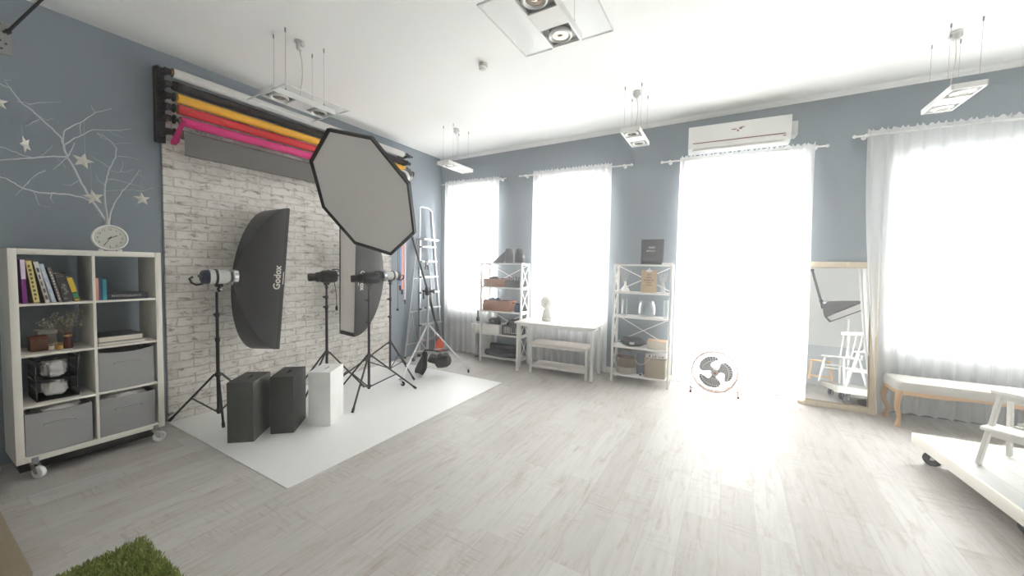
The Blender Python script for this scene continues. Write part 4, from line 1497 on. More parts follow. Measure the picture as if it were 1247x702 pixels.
def softbox(name, label, ring, corners, rim=.035, ringr=.075, logo=None, group=None, cone=.35):
    ring = V(ring)
    corners = [V(c) for c in corners]
    n = len(corners)
    fc = sum(corners, V()) / n
    ax = fc - ring
    root = thing(name, label, 'softbox', ring, 0, group)
    K = 14
    rows = []
    for k in range(K + 1):
        t = k / K
        s = sin(t * pi / 2)
        a = (1 - cone) * (1 - cos(t * pi / 2)) + cone * s
        rows.append([ring + ax * a + (c - fc).normalized() * ringr * (1 - s) + (c - fc) * s for c in corners])
    sub = 4
    vs, fs = [], []
    m = n * sub
    for r_ in rows:
        for i in range(n):
            for q in range(sub):
                vs.append(r_[i].lerp(r_[(i + 1) % n], q / sub))
    for k in range(K):
        for i in range(m):
            fs.append((k * m + i, k * m + (i + 1) % m, (k + 1) * m + (i + 1) % m, (k + 1) * m + i))
    fs.append(tuple(range(m)))
    MB().add(vs, fs).build('shell', SOFTBLK, root, world=True, smooth=22)
    nrm = (corners[1] - corners[0]).cross(corners[2] - corners[0]).normalized()
    if nrm.dot(ax) < 0:
        nrm = -nrm
    # rim frame
    inn = [fc + (c - fc) * (1 - rim / (c - fc).length * 1.3) for c in corners]
    R = MB()
    for i in range(n):
        j = (i + 1) % n
        R.hexa([corners[i] - nrm * .012, corners[j] - nrm * .012, inn[j] - nrm * .012, inn[i] - nrm * .012],
               [corners[i] + nrm * .018, corners[j] + nrm * .018, inn[j] + nrm * .010, inn[i] + nrm * .010])
    R.build('rim', RIMBLK, root, world=True, smooth=20)
    D = MB()
    g = 10
    cen = fc + nrm * .002
    vs, fs = [cen], []
    for k in range(1, g + 1):
        for i in range(n):
            for q in range(sub):
                p = inn[i].lerp(inn[(i + 1) % n], q / sub)
                s = k / g
                vs.append(cen.lerp(p + nrm * .004, s) - nrm * .010 * (1 - s * s) + nrm * .0022 * sin(9 * s + 2.3 * (i * sub + q)) * (1 - s))
    for i in range(m):
        fs.append((0, 1 + i, 1 + (i + 1) % m))
    for k in range(g - 1):
        for i in range(m):
            fs.append((1 + k * m + i, 1 + k * m + (i + 1) % m, 1 + (k + 1) * m + (i + 1) % m, 1 + (k + 1) * m + i))
    D.add(vs, fs).build('diffuser', DIFFUSER, root, world=True, smooth=60)
    MB().cone_prof(ring - ax.normalized() * .02, ring + ax.normalized() * .03, [(ringr * .9, 0), (ringr * 1.04, .1), (ringr * 1.04, .8), (ringr * .9, 1)], 32).build('speed_ring', CHROME, root, world=True)
    if logo:
        logo(root, rows, n)
    return root


LOGO = pm('white_logo_print', (222, 218, 208), .6)

# --- strip softbox at the left
S1 = (-4.262, 1.690)
light_stand('light_stand', 'black light stand carrying the left strip softbox, nearest the cube shelf', S1, 1.235, .43, [(-4.512, 1.40), (-3.95, 1.60), (-4.30, 2.06)], joints=(.78, 1.02))
h1 = V((S1[0], S1[1], 1.378))
NB, NT_, FT_, FB = V((-4.015, 2.120, .630)), V((-4.165, 2.325, 2.115)), V((-4.455, 2.255, 2.095)), V((-4.320, 2.045, .612))
fc1 = (NB + NT_ + FT_ + FB) / 4
d1 = (fc1 - h1).normalized()
d1h = V((d1.x + .06, d1.y, .0)).normalized()
strobe('studio_flash', 'grey white studio flash with a dark blue rear on the left stand', h1 + d1h * .02, d1h, .17, .069, HEADWHITE, 'studio flash heads')


def logo_near(i0, i1, at, size, flip, off=.0):
    """Lettering sewn on the panel between rods i0 and i1, running along the front edge."""
    def fn(root, rows, n):
        a, b = rows[11][i0], rows[11][i1]
        c, d = rows[13][i0], rows[13][i1]
        u = (b - a).normalized()
        p = a.lerp(b, at)
        q = c.lerp(d, at)
        w = (q - p)
        w = (w - u * w.dot(u)).normalized()
        nn = u.cross(w)
        if nn.dot(p - sum(rows[11], V()) / n) < 0:
            nn = -nn
        xx = u * flip
        yy = nn.cross(xx)
        T = MX((xx, yy, nn)).transposed().to_4x4()
        T.translation = p.lerp(q, .5 + off) + nn * .0040
        MB().text('Godox', size, T, .0012, bold=.028).build('lettering', LOGO, root, world=True, smooth=0)
        T2 = T.copy()
        T2.translation = T.translation - yy * size * .62
        MB().box((0, 0, 0), (size * 1.5, size * .09, .002)).build('underline', LOGO, root, world=True, smooth=0, T=T2)
    return fn


softbox('softbox', 'tall black strip softbox at the left, seen from its side and back', h1 + d1h * .134, [NB, NT_, FT_, FB], ringr=.08, group='strip softboxes', cone=.33,
        logo=logo_near(0, 1, .495, .088, 1))

# --- two spot heads on stands
S2 = (-4.070, 2.700)
light_stand('light_stand', 'black light stand behind the white posing box, carrying a spot head', S2, 1.226, .475, [(-4.49, 2.62), (-3.842, 3.035), (-3.93, 2.33)], joints=(1.02, 1.14))
d2 = V((-.25, -.97, -.09))
strobe('studio_flash', 'black spot flash with a lens tube above the white posing box', (S2[0], S2[1], 1.372), V((-.36, -.92, -.05)), .140, .072, BLACKPL, 'studio flash heads', backmat=BLACKPL, snoot=True)
cd = MB().tube([(S2[0] + .05, S2[1] + .06, 1.33), (S2[0] + .06, S2[1] + .08, 1.20), (S2[0] + .062, S2[1] + .085, 1.10), (S2[0] + .060, S2[1] + .088, 1.02)], .0035, 6)
o = cd.build('hanging_cable', BLACKPL)
tag(o, 'thin black cable with a plug dangling from the spot flash above the white box', 'cable')
MB().cone_prof((S2[0] + .060, S2[1] + .088, 1.03), (S2[0] + .060, S2[1] + .088, .97), [(.008, 0), (.014, .3), (.014, .8), (.008, 1)], 12).build('plug', BLACKPL, o, world=True)

S3 = (-3.575, 2.895)
light_stand('light_stand', 'black light stand in the middle of the sheet, its front leg pointing at the viewer', S3, 1.225, .465, [(-4.029, 2.857), (-3.273, 2.452), (-3.274, 3.334)], joints=(.86, 1.12), zsp=.11, fsp=.55)
strobe('studio_flash', 'black spot flash with a lens tube in front of the right strip softbox', (S3[0], S3[1], 1.365), V((-.50, -.86, -.04)), .140, .066, BLACKPL, 'studio flash heads', backmat=BLACKPL, snoot=True)

# --- strip softbox further back
S4 = (-4.085, 3.665)
light_stand('light_stand', 'black light stand at the far end of the sheet carrying the right strip softbox', S4, 1.236, .43, [(-4.395, 3.125), (-3.549, 3.586), (-4.21, 4.08)], joints=(.80, 1.05))
h4 = V((S4[0], S4[1], 1.372))
NB, NT_, FT_, FB = V((-4.092, 3.10, .600)), V((-4.010, 3.07, 2.10)), V((-4.215, 2.985, 2.10)), V((-4.300, 3.04, .632))
fc4 = (NB + NT_ + FT_ + FB) / 4
d4 = (fc4 - h4)
d4 = V((d4.x, d4.y, 0)).normalized()
strobe('studio_flash', 'grey white studio flash at the back of the right strip softbox', h4, d4, .18, .062, HEADWHITE, 'studio flash heads', backmat=BLACKPL)
softbox('softbox', 'black strip softbox with a pale grey face standing behind the spot heads', h4 + d4 * .118, [NB, FB, FT_, NT_], ringr=.08, group='strip softboxes', cone=.33,
        logo=logo_near(3, 0, .525, .088, 1, off=-.1))

# --- large octagonal softbox on a boom
OC = [V(p) for p in ((-2.949, 1.981, 2.66), (-2.51, 2.059, 2.547), (-2.297, 2.263, 2.196), (-2.434, 2.474, 1.811), (-2.84, 2.569, 1.62), (-3.278, 2.491, 1.733), (-3.492, 2.287, 2.084), (-3.355, 2.076, 2.469))]
oc = sum(OC, V()) / 8
on = V((.0278, -.8715, -.4895)).normalized()
oring = oc - on * .40
softbox('octagonal_softbox', 'large octagonal softbox with a grey white face tilted down at the top', oring, OC, rim=.024, ringr=.085, cone=.95)
oh = oring - on * .118
strobe('studio_flash', 'grey white studio flash at the back of the octagonal softbox', oh, on, .18, .062, HEADWHITE, 'studio flash heads', backmat=BLACKPL)

S5 = V((-3.665, 3.965, 0))
PIV = V((S5.x, S5.y, 1.16))
light_stand('boom_stand', 'silver wheeled boom stand holding the octagonal softbox', (S5.x, S5.y), 1.10, .665, [(-3.523, 3.335), (-3.150, 4.240), (-4.245, 4.315)], zsp=.32, fsp=.50, mat=SILVER, group='boom stand set', rp=.017, rl=.0115, joints=(.93,), wheels=True, cat='boom stand')
bdir = (PIV - oh).normalized()
btail = PIV + bdir * 1.32
side = bdir.cross(V((0, 0, 1))).normalized()
bo = thing('light_boom', 'long black boom arm slanting down past the ladder from the octagonal softbox', 'boom arm', PIV, 0)
off = V((0, 0, 0))
MB().cyl(oh - V((0, 0, .15)), PIV, .0145, n=12).cyl(PIV, btail, .019, n=12).build('arm', BLACK, bo, world=True)
MB().cyl(oh - V((0, 0, .155)), oh - V((0, 0, .075)), .012, n=10).build('end_spigot', BLACK, bo, world=True)
g = MB().box(PIV, (.06, .07, .11), bev=.012).cyl(PIV - V((0, 0, .059)), PIV - V((0, 0, .03)), .026, n=16).cyl(PIV - side * .075, PIV + side * .075, .018, n=14)
g.build('pivot_clamp', BLACKPL, bo, world=True)
MB().cyl(PIV + side * .075, PIV + side * .10, .030, n=14).build('knob', BLACKPL, bo, world=True)
MB().bar(PIV - side * .06, PIV - side * .06 - V((0, 0, .11)), .012, .02).build('lever', BLACKPL, bo, world=True)
# clamp on the boom and counter weight
from mathutils import noise as mnoise


def sandbag(name, label, lobes, strap, mat, group=None):
    root = thing(name, label, 'sandbag', strap[0], 0, group)
    for c, s, rot, seed, tp_ in lobes:
        bm = bmesh.new()
        bmesh.ops.create_uvsphere(bm, u_segments=28, v_segments=18, radius=1)
        for v in bm.verts:
            p = v.co.copy()
            q = V([math.copysign(abs(x) ** .50, x) for x in p])
            taper = 1 - tp_ * .5 * (q.z + 1) * .9
            dd = 1 + .20 * mnoise.noise(p * 1.8 + V((seed, 0, 0))) + .14 * mnoise.noise(p * 4.5 + V((0, seed, 0))) - .06 * abs(sin(5 * q.x + 4 * q.z + seed))
            v.co = V((q.x * s[0] * taper * dd, q.y * s[1] * taper * dd, q.z * s[2] * (1 + .15 * mnoise.noise(p * 2 + V((0, 0, seed))))))
        MB().bm(bm, MX.Translation(V(c)) @ Euler(rot).to_matrix().to_4x4()).build('pouch', mat, root, world=True, smooth=60)
        bm.free()
    MB().tube(strap, .012, 8).build('strap', mat, root, world=True)
    return root


BAGBLK = pm('black_cordura', (26, 25, 26), .8, var=.15, scale=30, bump=.3, bscale=200)
ORANGE = pm('orange_cordura', (226, 84, 40), .75, var=.12, scale=30, bump=.3, bscale=200)
sandbag('sandbag', 'black saddle sandbag slung low over the legs of the boom stand',
        [((-3.585, 3.79, .192), (.085, .085, .165), (.25, .30, .5), 2.0, .75), ((-3.385, 3.975, .215), (.105, .10, .085), (.15, -.20, .55), 5.0, .15), ((-3.485, 3.885, .240), (.07, .06, .055), (.2, .3, .5), 9.0, .2)],
        [(-3.59, 3.78, .30), (-3.575, 3.82, .36), (-3.505, 3.89, .355), (-3.415, 3.95, .33), (-3.375, 3.98, .27)], BAGBLK)
sandbag('hanging_sandbag', 'orange sandbag hanging from the low end of the boom arm',
        [(btail + V((0, 0, -.135)), (.080, .080, .095), (.1, .1, .3), 8.0, .4)],
        [btail + V((-.02, 0, -.06)), btail + V((-.022, 0, .0)), btail + V((0, 0, .026)), btail + V((.022, 0, .0)), btail + V((.02, 0, -.06))], ORANGE)

# ================================================================== LADDER
ld = thing('step_ladder', 'tall aluminium step ladder folded against the left wall by the corner', 'ladder', (-4.46, 4.85, 0))
LXb, LXt = -4.425, -4.465
ztop = 2.44


def lp(side, z):
    t = z / ztop
    y = (4.585 + .03 * t) if side < 0 else (5.155 - .27 * t)
    return V((LXb + (LXt - LXb) * t, y, z))


for s in (-1, 1):
    MB().bar(lp(s, .03), lp(s, ztop if s > 0 else 1.95), .022, .055, x=(0, 1, 0), bev=.004).build('rail', SILVER, ld, world=True)
    MB().bar(lp(s, .0), lp(s, .05), .028, .062, x=(0, 1, 0), bev=.004).build('foot', RUBBER, ld, world=True)
hp = [lp(1, ztop - .02)] + [lp(1, ztop) + V((0, -.02, .03)), lp(1, ztop) + V((0, -.07, .05)), lp(-1, ztop) + V((0, .05, .05)), lp(-1, ztop) + V((0, .005, .02)), lp(-1, 1.9)]
MB().tube(hp, .013, 10).build('top_handle', SILVER, ld, world=True)
for k, z in enumerate((.26, .53, .80, 1.07, 1.33, 1.585, 1.83)):
    a, b_ = lp(-1, z), lp(1, z)
    MB().box((a + b_) / 2 + V((.022, 0, 0)), (.085, (b_ - a).length - .01, .026), bev=.004).build('step', SILVER, ld, world=True)
    k_ = MB()
    for p in (a, b_):
        k_.box(p + V((.03, 0, -.006)), (.030, .026, .026), bev=.003)
    k_.build('step_bracket', BLACKPL, ld, world=True)
for s, yb_, yt in ((-1, 4.36, 4.62), (1, 5.10, 4.86)):
    MB().cyl((-4.515, yb_, .02), (-4.515, yt, 1.95), .012, n=10).build('rear_leg', SILVER, ld, world=True)
    MB().cyl((-4.515, yb_, .0), (-4.515, yb_, .035), .016, n=10).build('foot', RUBBER, ld, world=True)
b = MB()
for z in (.22, .75, 1.3):
    t = z / 1.95
    b.cyl((-4.515, 4.36 + .26 * t, z), (-4.515, 5.10 - .24 * t, z), .008, n=8)
b.cyl((-4.515, 4.40, .22), (-4.515, 4.52, .75), .007, n=8).cyl((-4.515, 4.62, .22), (-4.515, 4.50, .75), .007, n=8)
b.build('rear_brace', SILVER, ld, world=True)
MB().box((lp(-1, 1.93) + lp(1, 1.93)) / 2 + V((.03, 0, .02)), (.18, .36, .03), bev=.006).build('top_platform', SILVER, ld, world=True)
cl = thing('spring_clamp', 'black spring clamp gripping a ladder step', 'clamp', lp(-1, 1.585) + V((.07, .07, .0)))
c0_ = lp(-1, 1.585) + V((.078, .085, .0))
for s in (-1, 1):
    MB().tube([c0_ + V((.0, s * .012, .022)), c0_ + V((.004, s * .018, -.01)), c0_ + V((.004, s * .010, -.045)), c0_ + V((.004, s * .030, -.10)), c0_ + V((.004, s * .036, -.135))], .0085, 8).build('jaw', BLACKPL, cl, world=True)
MB().cyl(c0_ + V((-.008, 0, -.045)), c0_ + V((.016, 0, -.045)), .013, n=12).build('spring', STEEL, cl, world=True)


# ================================================================== WHITE METAL RACKS
def rack(label, x, d, w, dep, h, levels, back):
    root = thing('shelf_rack', label, 'shelf rack', wallp(x, d), TH, 'white metal shelf racks')
    t = .028
    for sx in (0, 1):
        for sy in (0, 1):
            MB().span((sx * (w - t), sy * (dep - t), 0), (sx * (w - t) + t, sy * (dep - t) + t, h), bev=.003).build('post', WHITEMETAL, root)
    for z in levels:
        MB().span((t * .3, t * .3, z - .022), (w - t * .3, dep - t * .3, z), bev=.002).build('shelf_board', WHITEMETAL, root)
    lv = list(levels)
    for sx in (t / 2, w - t / 2):
        for i in range(len(lv) - 1):
            a, b = lv[i] + .012, lv[i + 1] - .034
            m = MB()
            m.bar((sx, t, a), (sx, dep - t, b), .010, .012, x=(1, 0, 0)).bar((sx, t, b), (sx, dep - t, a), .010, .012, x=(1, 0, 0))
            m.span((sx - .007, t, a - .012), (sx + .007, dep - t, a)).span((sx - .007, t, b), (sx + .007, dep - t, b + .012))
            m.build('side_brace', WHITEMETAL, root)
    for i in back:
        a, b = lv[i] + .01, lv[i + 1] - .03
        MB().bar((t, dep - .010, a), (w - t, dep - .010, b), .004, .013, x=(0, 1, 0)).bar((t, dep - .006, b), (w - t, dep - .006, a), .004, .013, x=(0, 1, 0)).build('back_brace', WHITEMETAL, root)
    return root


W1, D1 = .735, .30
L1 = [.095, .462, .822, 1.203, 1.578]
r1 = rack('white metal shelf rack left of the desk with brown wooden crates', -3.462, .425, W1, D1, 1.58, L1, (1, 3))
T1 = MX.Translation(wallp(-3.462, .425)) @ MX.Rotation(TH, 4, 'Z')
P1 = lambda u, v, z: T1 @ V((u, v, z))
W2, D2 = .735, .30
L2 = [.108, .487, .890, 1.216, 1.585]
r2 = rack('white metal shelf rack right of the desk with the dark letter board on top', -1.378, .42, W2, D2, 1.588, L2, (1, 3))
T2 = MX.Translation(wallp(-1.378, .42)) @ MX.Rotation(TH, 4, 'Z')
P2 = lambda u, v, z: T2 @ V((u, v, z))


def at(T, u, v, z, rz=0.0):
    p = T @ V((u, v, z))
    return p, TH + rz


# ---- rack one, top shelf
p, a = at(T1, .06, .20, L1[4])
o = thing('wedge_board', 'dark grey wedge-shaped board on top of the left rack', 'board', p, a)
MB().prism([(.0, .0005), (.285, .0005), (.285, .200), (.265, .205)], .03, MX(((1, 0, 0, 0), (0, 0, -1, .085), (0, 1, 0, 0), (0, 0, 0, 1)))).build('board', pm('charcoal_board', (58, 59, 62), .6), o)
p, a = at(T1, .440, .14, L1[4])
GREYV = stripe_mat('ribbed_charcoal', (70, 70, 73), (50, 50, 53), 'Z', 260)
o = thing('reflector_bowl', 'dark grey cone reflector standing in the middle on top of the left rack', 'reflector', p, a, 'dark reflectors on the left rack')
MB().lathe([(.080, .001), (.074, .06), (.060, .18), (.052, .225), (.046, .225), (.054, .175), (.066, .06), (.072, .004)], None, 32).build('bowl', GREYV, o)
MB().lathe([(.080, .001), (.084, .004), (.084, .010), (.079, .014)], None, 32).build('rim', pm('charcoal_rim', (70, 70, 73), .4), o)
p, a = at(T1, .628, .14, L1[4])
o = thing('reflector_bowl', 'dark grey barrel-shaped reflector at the right end on top of the left rack', 'reflector', p, a, 'dark reflectors on the left rack')
MB().lathe([(.078, .001), (.083, .05), (.080, .14), (.068, .20), (.052, .226), (.046, .226), (.06, .195), (.073, .13), (.076, .05), (.072, .004)], None, 32).build('bowl', GREYV, o)
MB().lathe([(.079, .001), (.084, .004), (.084, .010), (.080, .014)], None, 32).build('rim', pm('charcoal_rim', (70, 70, 73), .4), o)


def crate(T, u0, u1, v0, v1, z, h, label, mat, group='wooden crates on the left rack', slats=True):
    p = T @ V(((u0 + u1) / 2, (v0 + v1) / 2, z))
    root = thing('wooden_crate', label, 'crate', p, TH, group)
    w, d = u1 - u0, v1 - v0
    t = .010
    for s in (-1, 1):
        MB().box((0, s * (d / 2 - t / 2), h / 2 + .0005), (w, t, h), bev=.002).build('front_board' if s < 0 else 'back_board', mat, root)
        e = MB()
        e.box((s * (w / 2 - t / 2), 0, h * .36), (t, d - 2 * t, h * .70)).box((s * (w / 2 - t / 2), 0, h * .94), (t, d - 2 * t, h * .12))
        for q in (-1, 1):
            e.box((s * (w / 2 - t / 2), q * (d / 4 + .01), h * .78), (t, d / 2 - 2 * t - .04, h * .22))
        e.build('end_board', mat, root)
    MB().box((0, 0, .006), (w - 2 * t, d - 2 * t, .010)).build('floor_board', mat, root)
    return root


BRWOOD = pm('reddish_brown_wood', (164, 112, 84), .6, var=.14, scale=6, stretch=(1, 6, 14))
crate(T1, .045, .415, .03, .255, L1[3], .125, 'reddish brown wooden crate on the upper shelf of the left rack', BRWOOD)
crate(T1, .040, .530, .03, .255, L1[2], .165, 'longer reddish brown wooden crate on the middle shelf of the left rack', BRWOOD)


def lump(name, label, T, u, v, z, s, seed, mat, cat, group=None, n=24):
    p = T @ V((u, v, z))
    o = crumple((0, 0, s[2] * .62 * 1.0), s, seed, .2, n).build(name, mat, smooth=60)
    o.location = p
    o.rotation_euler = (0, 0, TH)
    return tag(o, label, cat, group)


DKCLOTH = pm('charcoal_cloth', (48, 48, 54), .85, var=.2, scale=20, bump=.3)
NAVYCL = pm('navy_cloth', (52, 58, 84), .8, var=.2, scale=20, bump=.3)
lump('dark_cloth', 'dark cloth bundled in the upper wooden crate', T1, .17, .14, L1[3] + .02, (.13, .12, .11), 3.3, DKCLOTH, 'cloth', 'dark things in the crates')
lump('dark_cloth', 'second dark cloth heaped at the right of the upper wooden crate', T1, .33, .14, L1[3] + .02, (.09, .11, .09), 6.3, DKCLOTH, 'cloth', 'dark things in the crates')
lump('dark_cloth', 'dark navy cloth heaped at the left of the middle wooden crate', T1, .19, .14, L1[2] + .03, (.18, .125, .13), 5.1, NAVYCL, 'cloth', 'dark things in the crates')
lump('dark_cloth', 'dark cloth heaped at the right of the middle wooden crate', T1, .40, .14, L1[2] + .03, (.13, .12, .115), 9.7, DKCLOTH, 'cloth', 'dark things in the crates')
# tray of dark clamps
p, a = at(T1, .56, .145, L1[3])
o = thing('clamp_tray', 'dark grey tray holding black clamps on the upper shelf of the left rack', 'tray', p, a)
TRAY = pm('dark_grey_tray', (66, 66, 74), .6)
m = MB()
for s in (-1, 1):
    m.box((s * .122, 0, .055), (.008, .25, .108)).box((0, s * .121, .055), (.252, .008, .108))
m.box((0, 0, .005), (.236, .234, .008))
m.build('tray', TRAY, o)
for k, (xx, lab) in enumerate(((-.075, 'black clamp standing first from the left in the dark tray'), (-.02, 'black clamp standing second in the dark tray'), (.035, 'black clamp standing third in the dark tray'), (.088, 'black clamp standing last at the right in the dark tray'))):
    pp = T1 @ V((.56 + xx, .13 + .03 * (k % 2), L1[3] + .010))
    cc = thing('spring_clamp', lab, 'clamp', pp, a + .3 * k, 'black clamps in the tray')
    for s in (-1, 1):
        MB().tube([(s * .006, 0, .0), (s * .020, 0, .05), (s * .012, 0, .10), (s * .026, 0, .155)], .007, 6).build('jaw', BLACKPL, cc)
    MB().cyl((0, -.012, .10), (0, .012, .10), .012, n=10).build('spring', STEEL, cc)
# blue jar
p, a = at(T1, .625, .12, L1[2])
o = thing('storage_jar', 'dark blue grey jar at the right of the middle shelf of the left rack', 'jar', p, a)
MB().lathe([(.058, .001), (.064, .01), (.064, .10), (.050, .122), (.046, .124), (.058, .10), (.058, .01), (0, .008)], None, 24).build('body', pm('blue_grey_glaze', (84, 92, 116), .35), o)
MB().lathe([(.050, .1245), (.054, .128), (.054, .142), (.0, .146)], None, 24).build('lid', pm('dark_lid', (60, 62, 70), .4), o)
# white box + dark cloth, black crate
p, a = at(T1, .195, .145, L1[1])
o = thing('white_box', 'white box on the second lowest shelf of the left rack', 'box', p, a)
m = MB()
for s in (-1, 1):
    m.box((s * .152, 0, .075), (.008, .25, .148), bev=.002).box((0, s * .121, .075), (.312, .008, .148), bev=.002)
m.box((0, 0, .005), (.30, .234, .008))
m.build('body', WHITE, o)
MB().box((-.155, 0, .11), (.0045, .08, .022), bev=.002).build('handle', pm('grey_handle', (150, 148, 146), .5), o)
lump('dark_cloth', 'black cloth piled above the white box', T1, .195, .145, L1[1] + .050, (.17, .125, .15), 2.7, DKCLOTH, 'cloth')
p, a = at(T1, .54, .145, L1[1])
o = thing('black_crate', 'black crate with white line markings beside the white box', 'crate', p, a)
m = MB()
for s in (-1, 1):
    m.box((s * .140, 0, .075), (.008, .25, .148)).box((0, s * .121, .075), (.288, .008, .148))
m.box((0, 0, .005), (.27, .234, .008))
m.build('body', pm('black_crate_plastic', (44, 45, 50), .5), o)
m = MB()
for i in range(5):
    m.box((-.10 + .022 * i, -.1255, .080), (.007, .002, .10))
m.box((.06, -.1255, .040), (.09, .002, .006)).box((.018, -.1255, .080), (.006, .002, .085)).box((.10, -.1255, .080), (.006, .002, .085))
m.build('line_marking', WHITE, o)
lump('dark_cloth', 'grey black cable bundle above the black crate', T1, .54, .145, L1[1] + .06, (.15, .125, .14), 11.7, DKCLOTH, 'cables')
# bottom shelf: rolled and folded black cloths
for k, (u0, u1, v, z, r, lab) in enumerate(((.075, .63, .085, .054, .052, 'front black cloth roll on the bottom shelf of the left rack'), (.08, .635, .205, .058, .055, 'rear black cloth roll on the bottom shelf of the left rack'), (.13, .63, .150, .150, .050, 'upper black cloth roll on the bottom shelf of the left rack'))):
    root = thing('cloth_roll', lab, 'cloth roll', P1((u0 + u1) / 2, v, L1[0] + z - r), TH, 'black cloth rolls')
    pts = [P1(u0 + (u1 - u0) * i / 24, v, L1[0] + z) for i in range(25)]
    rr = [r * (.90 + .10 * abs(sin(i * 1.7 + k)) if 0 < i < 24 else .75) for i in range(25)]
    MB().tube(pts, rr, 14).build('roll', pm('black_velvet', (34, 35, 44), .9, var=.25, scale=15, bump=.4, bscale=60), root, world=True, smooth=60)
    for s in (.25, .75):
        c = P1(u0 + (u1 - u0) * s, v, L1[0] + z)
        MB().cyl(c - V((.012, 0, 0)), c + V((.012, 0, 0)), r * 1.02, n=18).build('tie', DKCLOTH, root, world=True)
# folded stand in a grey sleeve left of the rack
p = wallp(-3.62, .22)
o = thing('folded_tripod', 'folded tripod in a grey sleeve standing left of the left rack', 'tripod', p, TH)
MB().lathe([(.036, .02), (.040, .05), (.040, .36), (.034, .40), (.0, .40)], None, 20).build('sleeve', pm('grey_sleeve', (150, 150, 150), .7), o)
MB().lathe([(.030, .001), (.042, .004), (.042, .045), (.030, .05)], None, 20).build('base', pm('dark_grey_plastic', (72, 72, 74), .5), o)
MB().cyl((0, 0, .40), (0, 0, .60), .014, n=12).build('column', SILVER, o)
MB().box((0, 0, .64), (.05, .05, .07), bev=.01).cyl((0, 0, .67), (0, 0, .79), .016, n=12).cyl((0, 0, .55), (0, 0, .575), .026, n=14).build('head', BLACKPL, o)
o2 = thing('white_carton', 'white carton held across the folded tripod beside the left rack', 'carton', wallp(-3.60, .30, .46), TH)
m = MB().box((.0, -.01, .06), (.12, .10, .115), bev=.002)
m.build('body', WHITE, o2)
MB().box((.0, -.0605, .06), (.035, .002, .115)).build('tape', pm('packing_tape', (212, 206, 192), .3), o2)

# ================================================================== DESK, HEAD, LOW TABLE
dk = thing('desk', 'white desk with slim square legs in front of the second curtain', 'desk', (-2.105, 4.985, 0), RAD(4.6))
dw, dd, dz = 1.17, .52, .735
MB().box((0, 0, dz - .014), (dw, dd, .028), bev=.004).build('tabletop', WHITE, dk)
b = MB()
for s in (-1, 1):
    b.box((0, s * (dd / 2 - .045), dz - .046), (dw - .12, .022, .034))
    b.box((s * (dw / 2 - .05), 0, dz - .046), (.022, dd - .12, .034))
b.build('frame', WHITEMETAL, dk)
for sx in (-1, 1):
    for sy in (-1, 1):
        lg = MB().box((sx * (dw / 2 - .045), sy * (dd / 2 - .04), (dz - .028) / 2 + .004), (.036, .036, dz - .037), bev=.004).build('leg', WHITEMETAL, dk)
        MB().cyl((sx * (dw / 2 - .045), sy * (dd / 2 - .04), 0), (sx * (dw / 2 - .045), sy * (dd / 2 - .04), .012), .015, n=12).build('foot', pm('grey_foot', (130, 126, 122), .6), lg)
lt = thing('low_table', 'low white side table with a lower shelf standing under the desk', 'side table', (-2.06, 4.985, 0), RAD(5.0))
lw, ld_, lz = .845, .33, .435
MB().box((0, 0, lz - .013), (lw, ld_, .026), bev=.003).build('tabletop', pm('pale_wood_white', (218, 208, 200), .45, var=.03), lt)
for sx in (-1, 1):
    for sy in (-1, 1):
        MB().box((sx * (lw / 2 - .017), sy * (ld_ / 2 - .017), (lz - .026) / 2 + .0005), (.032, .032, lz - .027), bev=.002).build('leg', WHITE, lt)
MB().box((0, 0, .105), (lw - .07, ld_ - .012, .018), bev=.002).build('shelf_board', pm('woven_white_shelf', (224, 218, 212), .6, var=.06, scale=120), lt)
b = MB()
for sy in (-1, 1):
    b.box((0, sy * (ld_ / 2 - .017), lz - .042), (lw - .068, .016, .030)).box((0, sy * (ld_ / 2 - .010), .100), (lw - .068, .014, .030))
b.build('rail', WHITE, lt)

hd = thing('plaster_head', 'white plaster head bust standing on the desk', 'sculpture', wallp(-2.345, .33, dz) + V((0, 0, 0)), RAD(20))
PLASTER = pm('plaster', (222, 219, 213), .8, var=.03, scale=15, bump=.1)
zt = .0
m = MB().box((0, 0, .032), (.155, .13, .063), bev=.008)
m.build('plinth', PLASTER, hd)
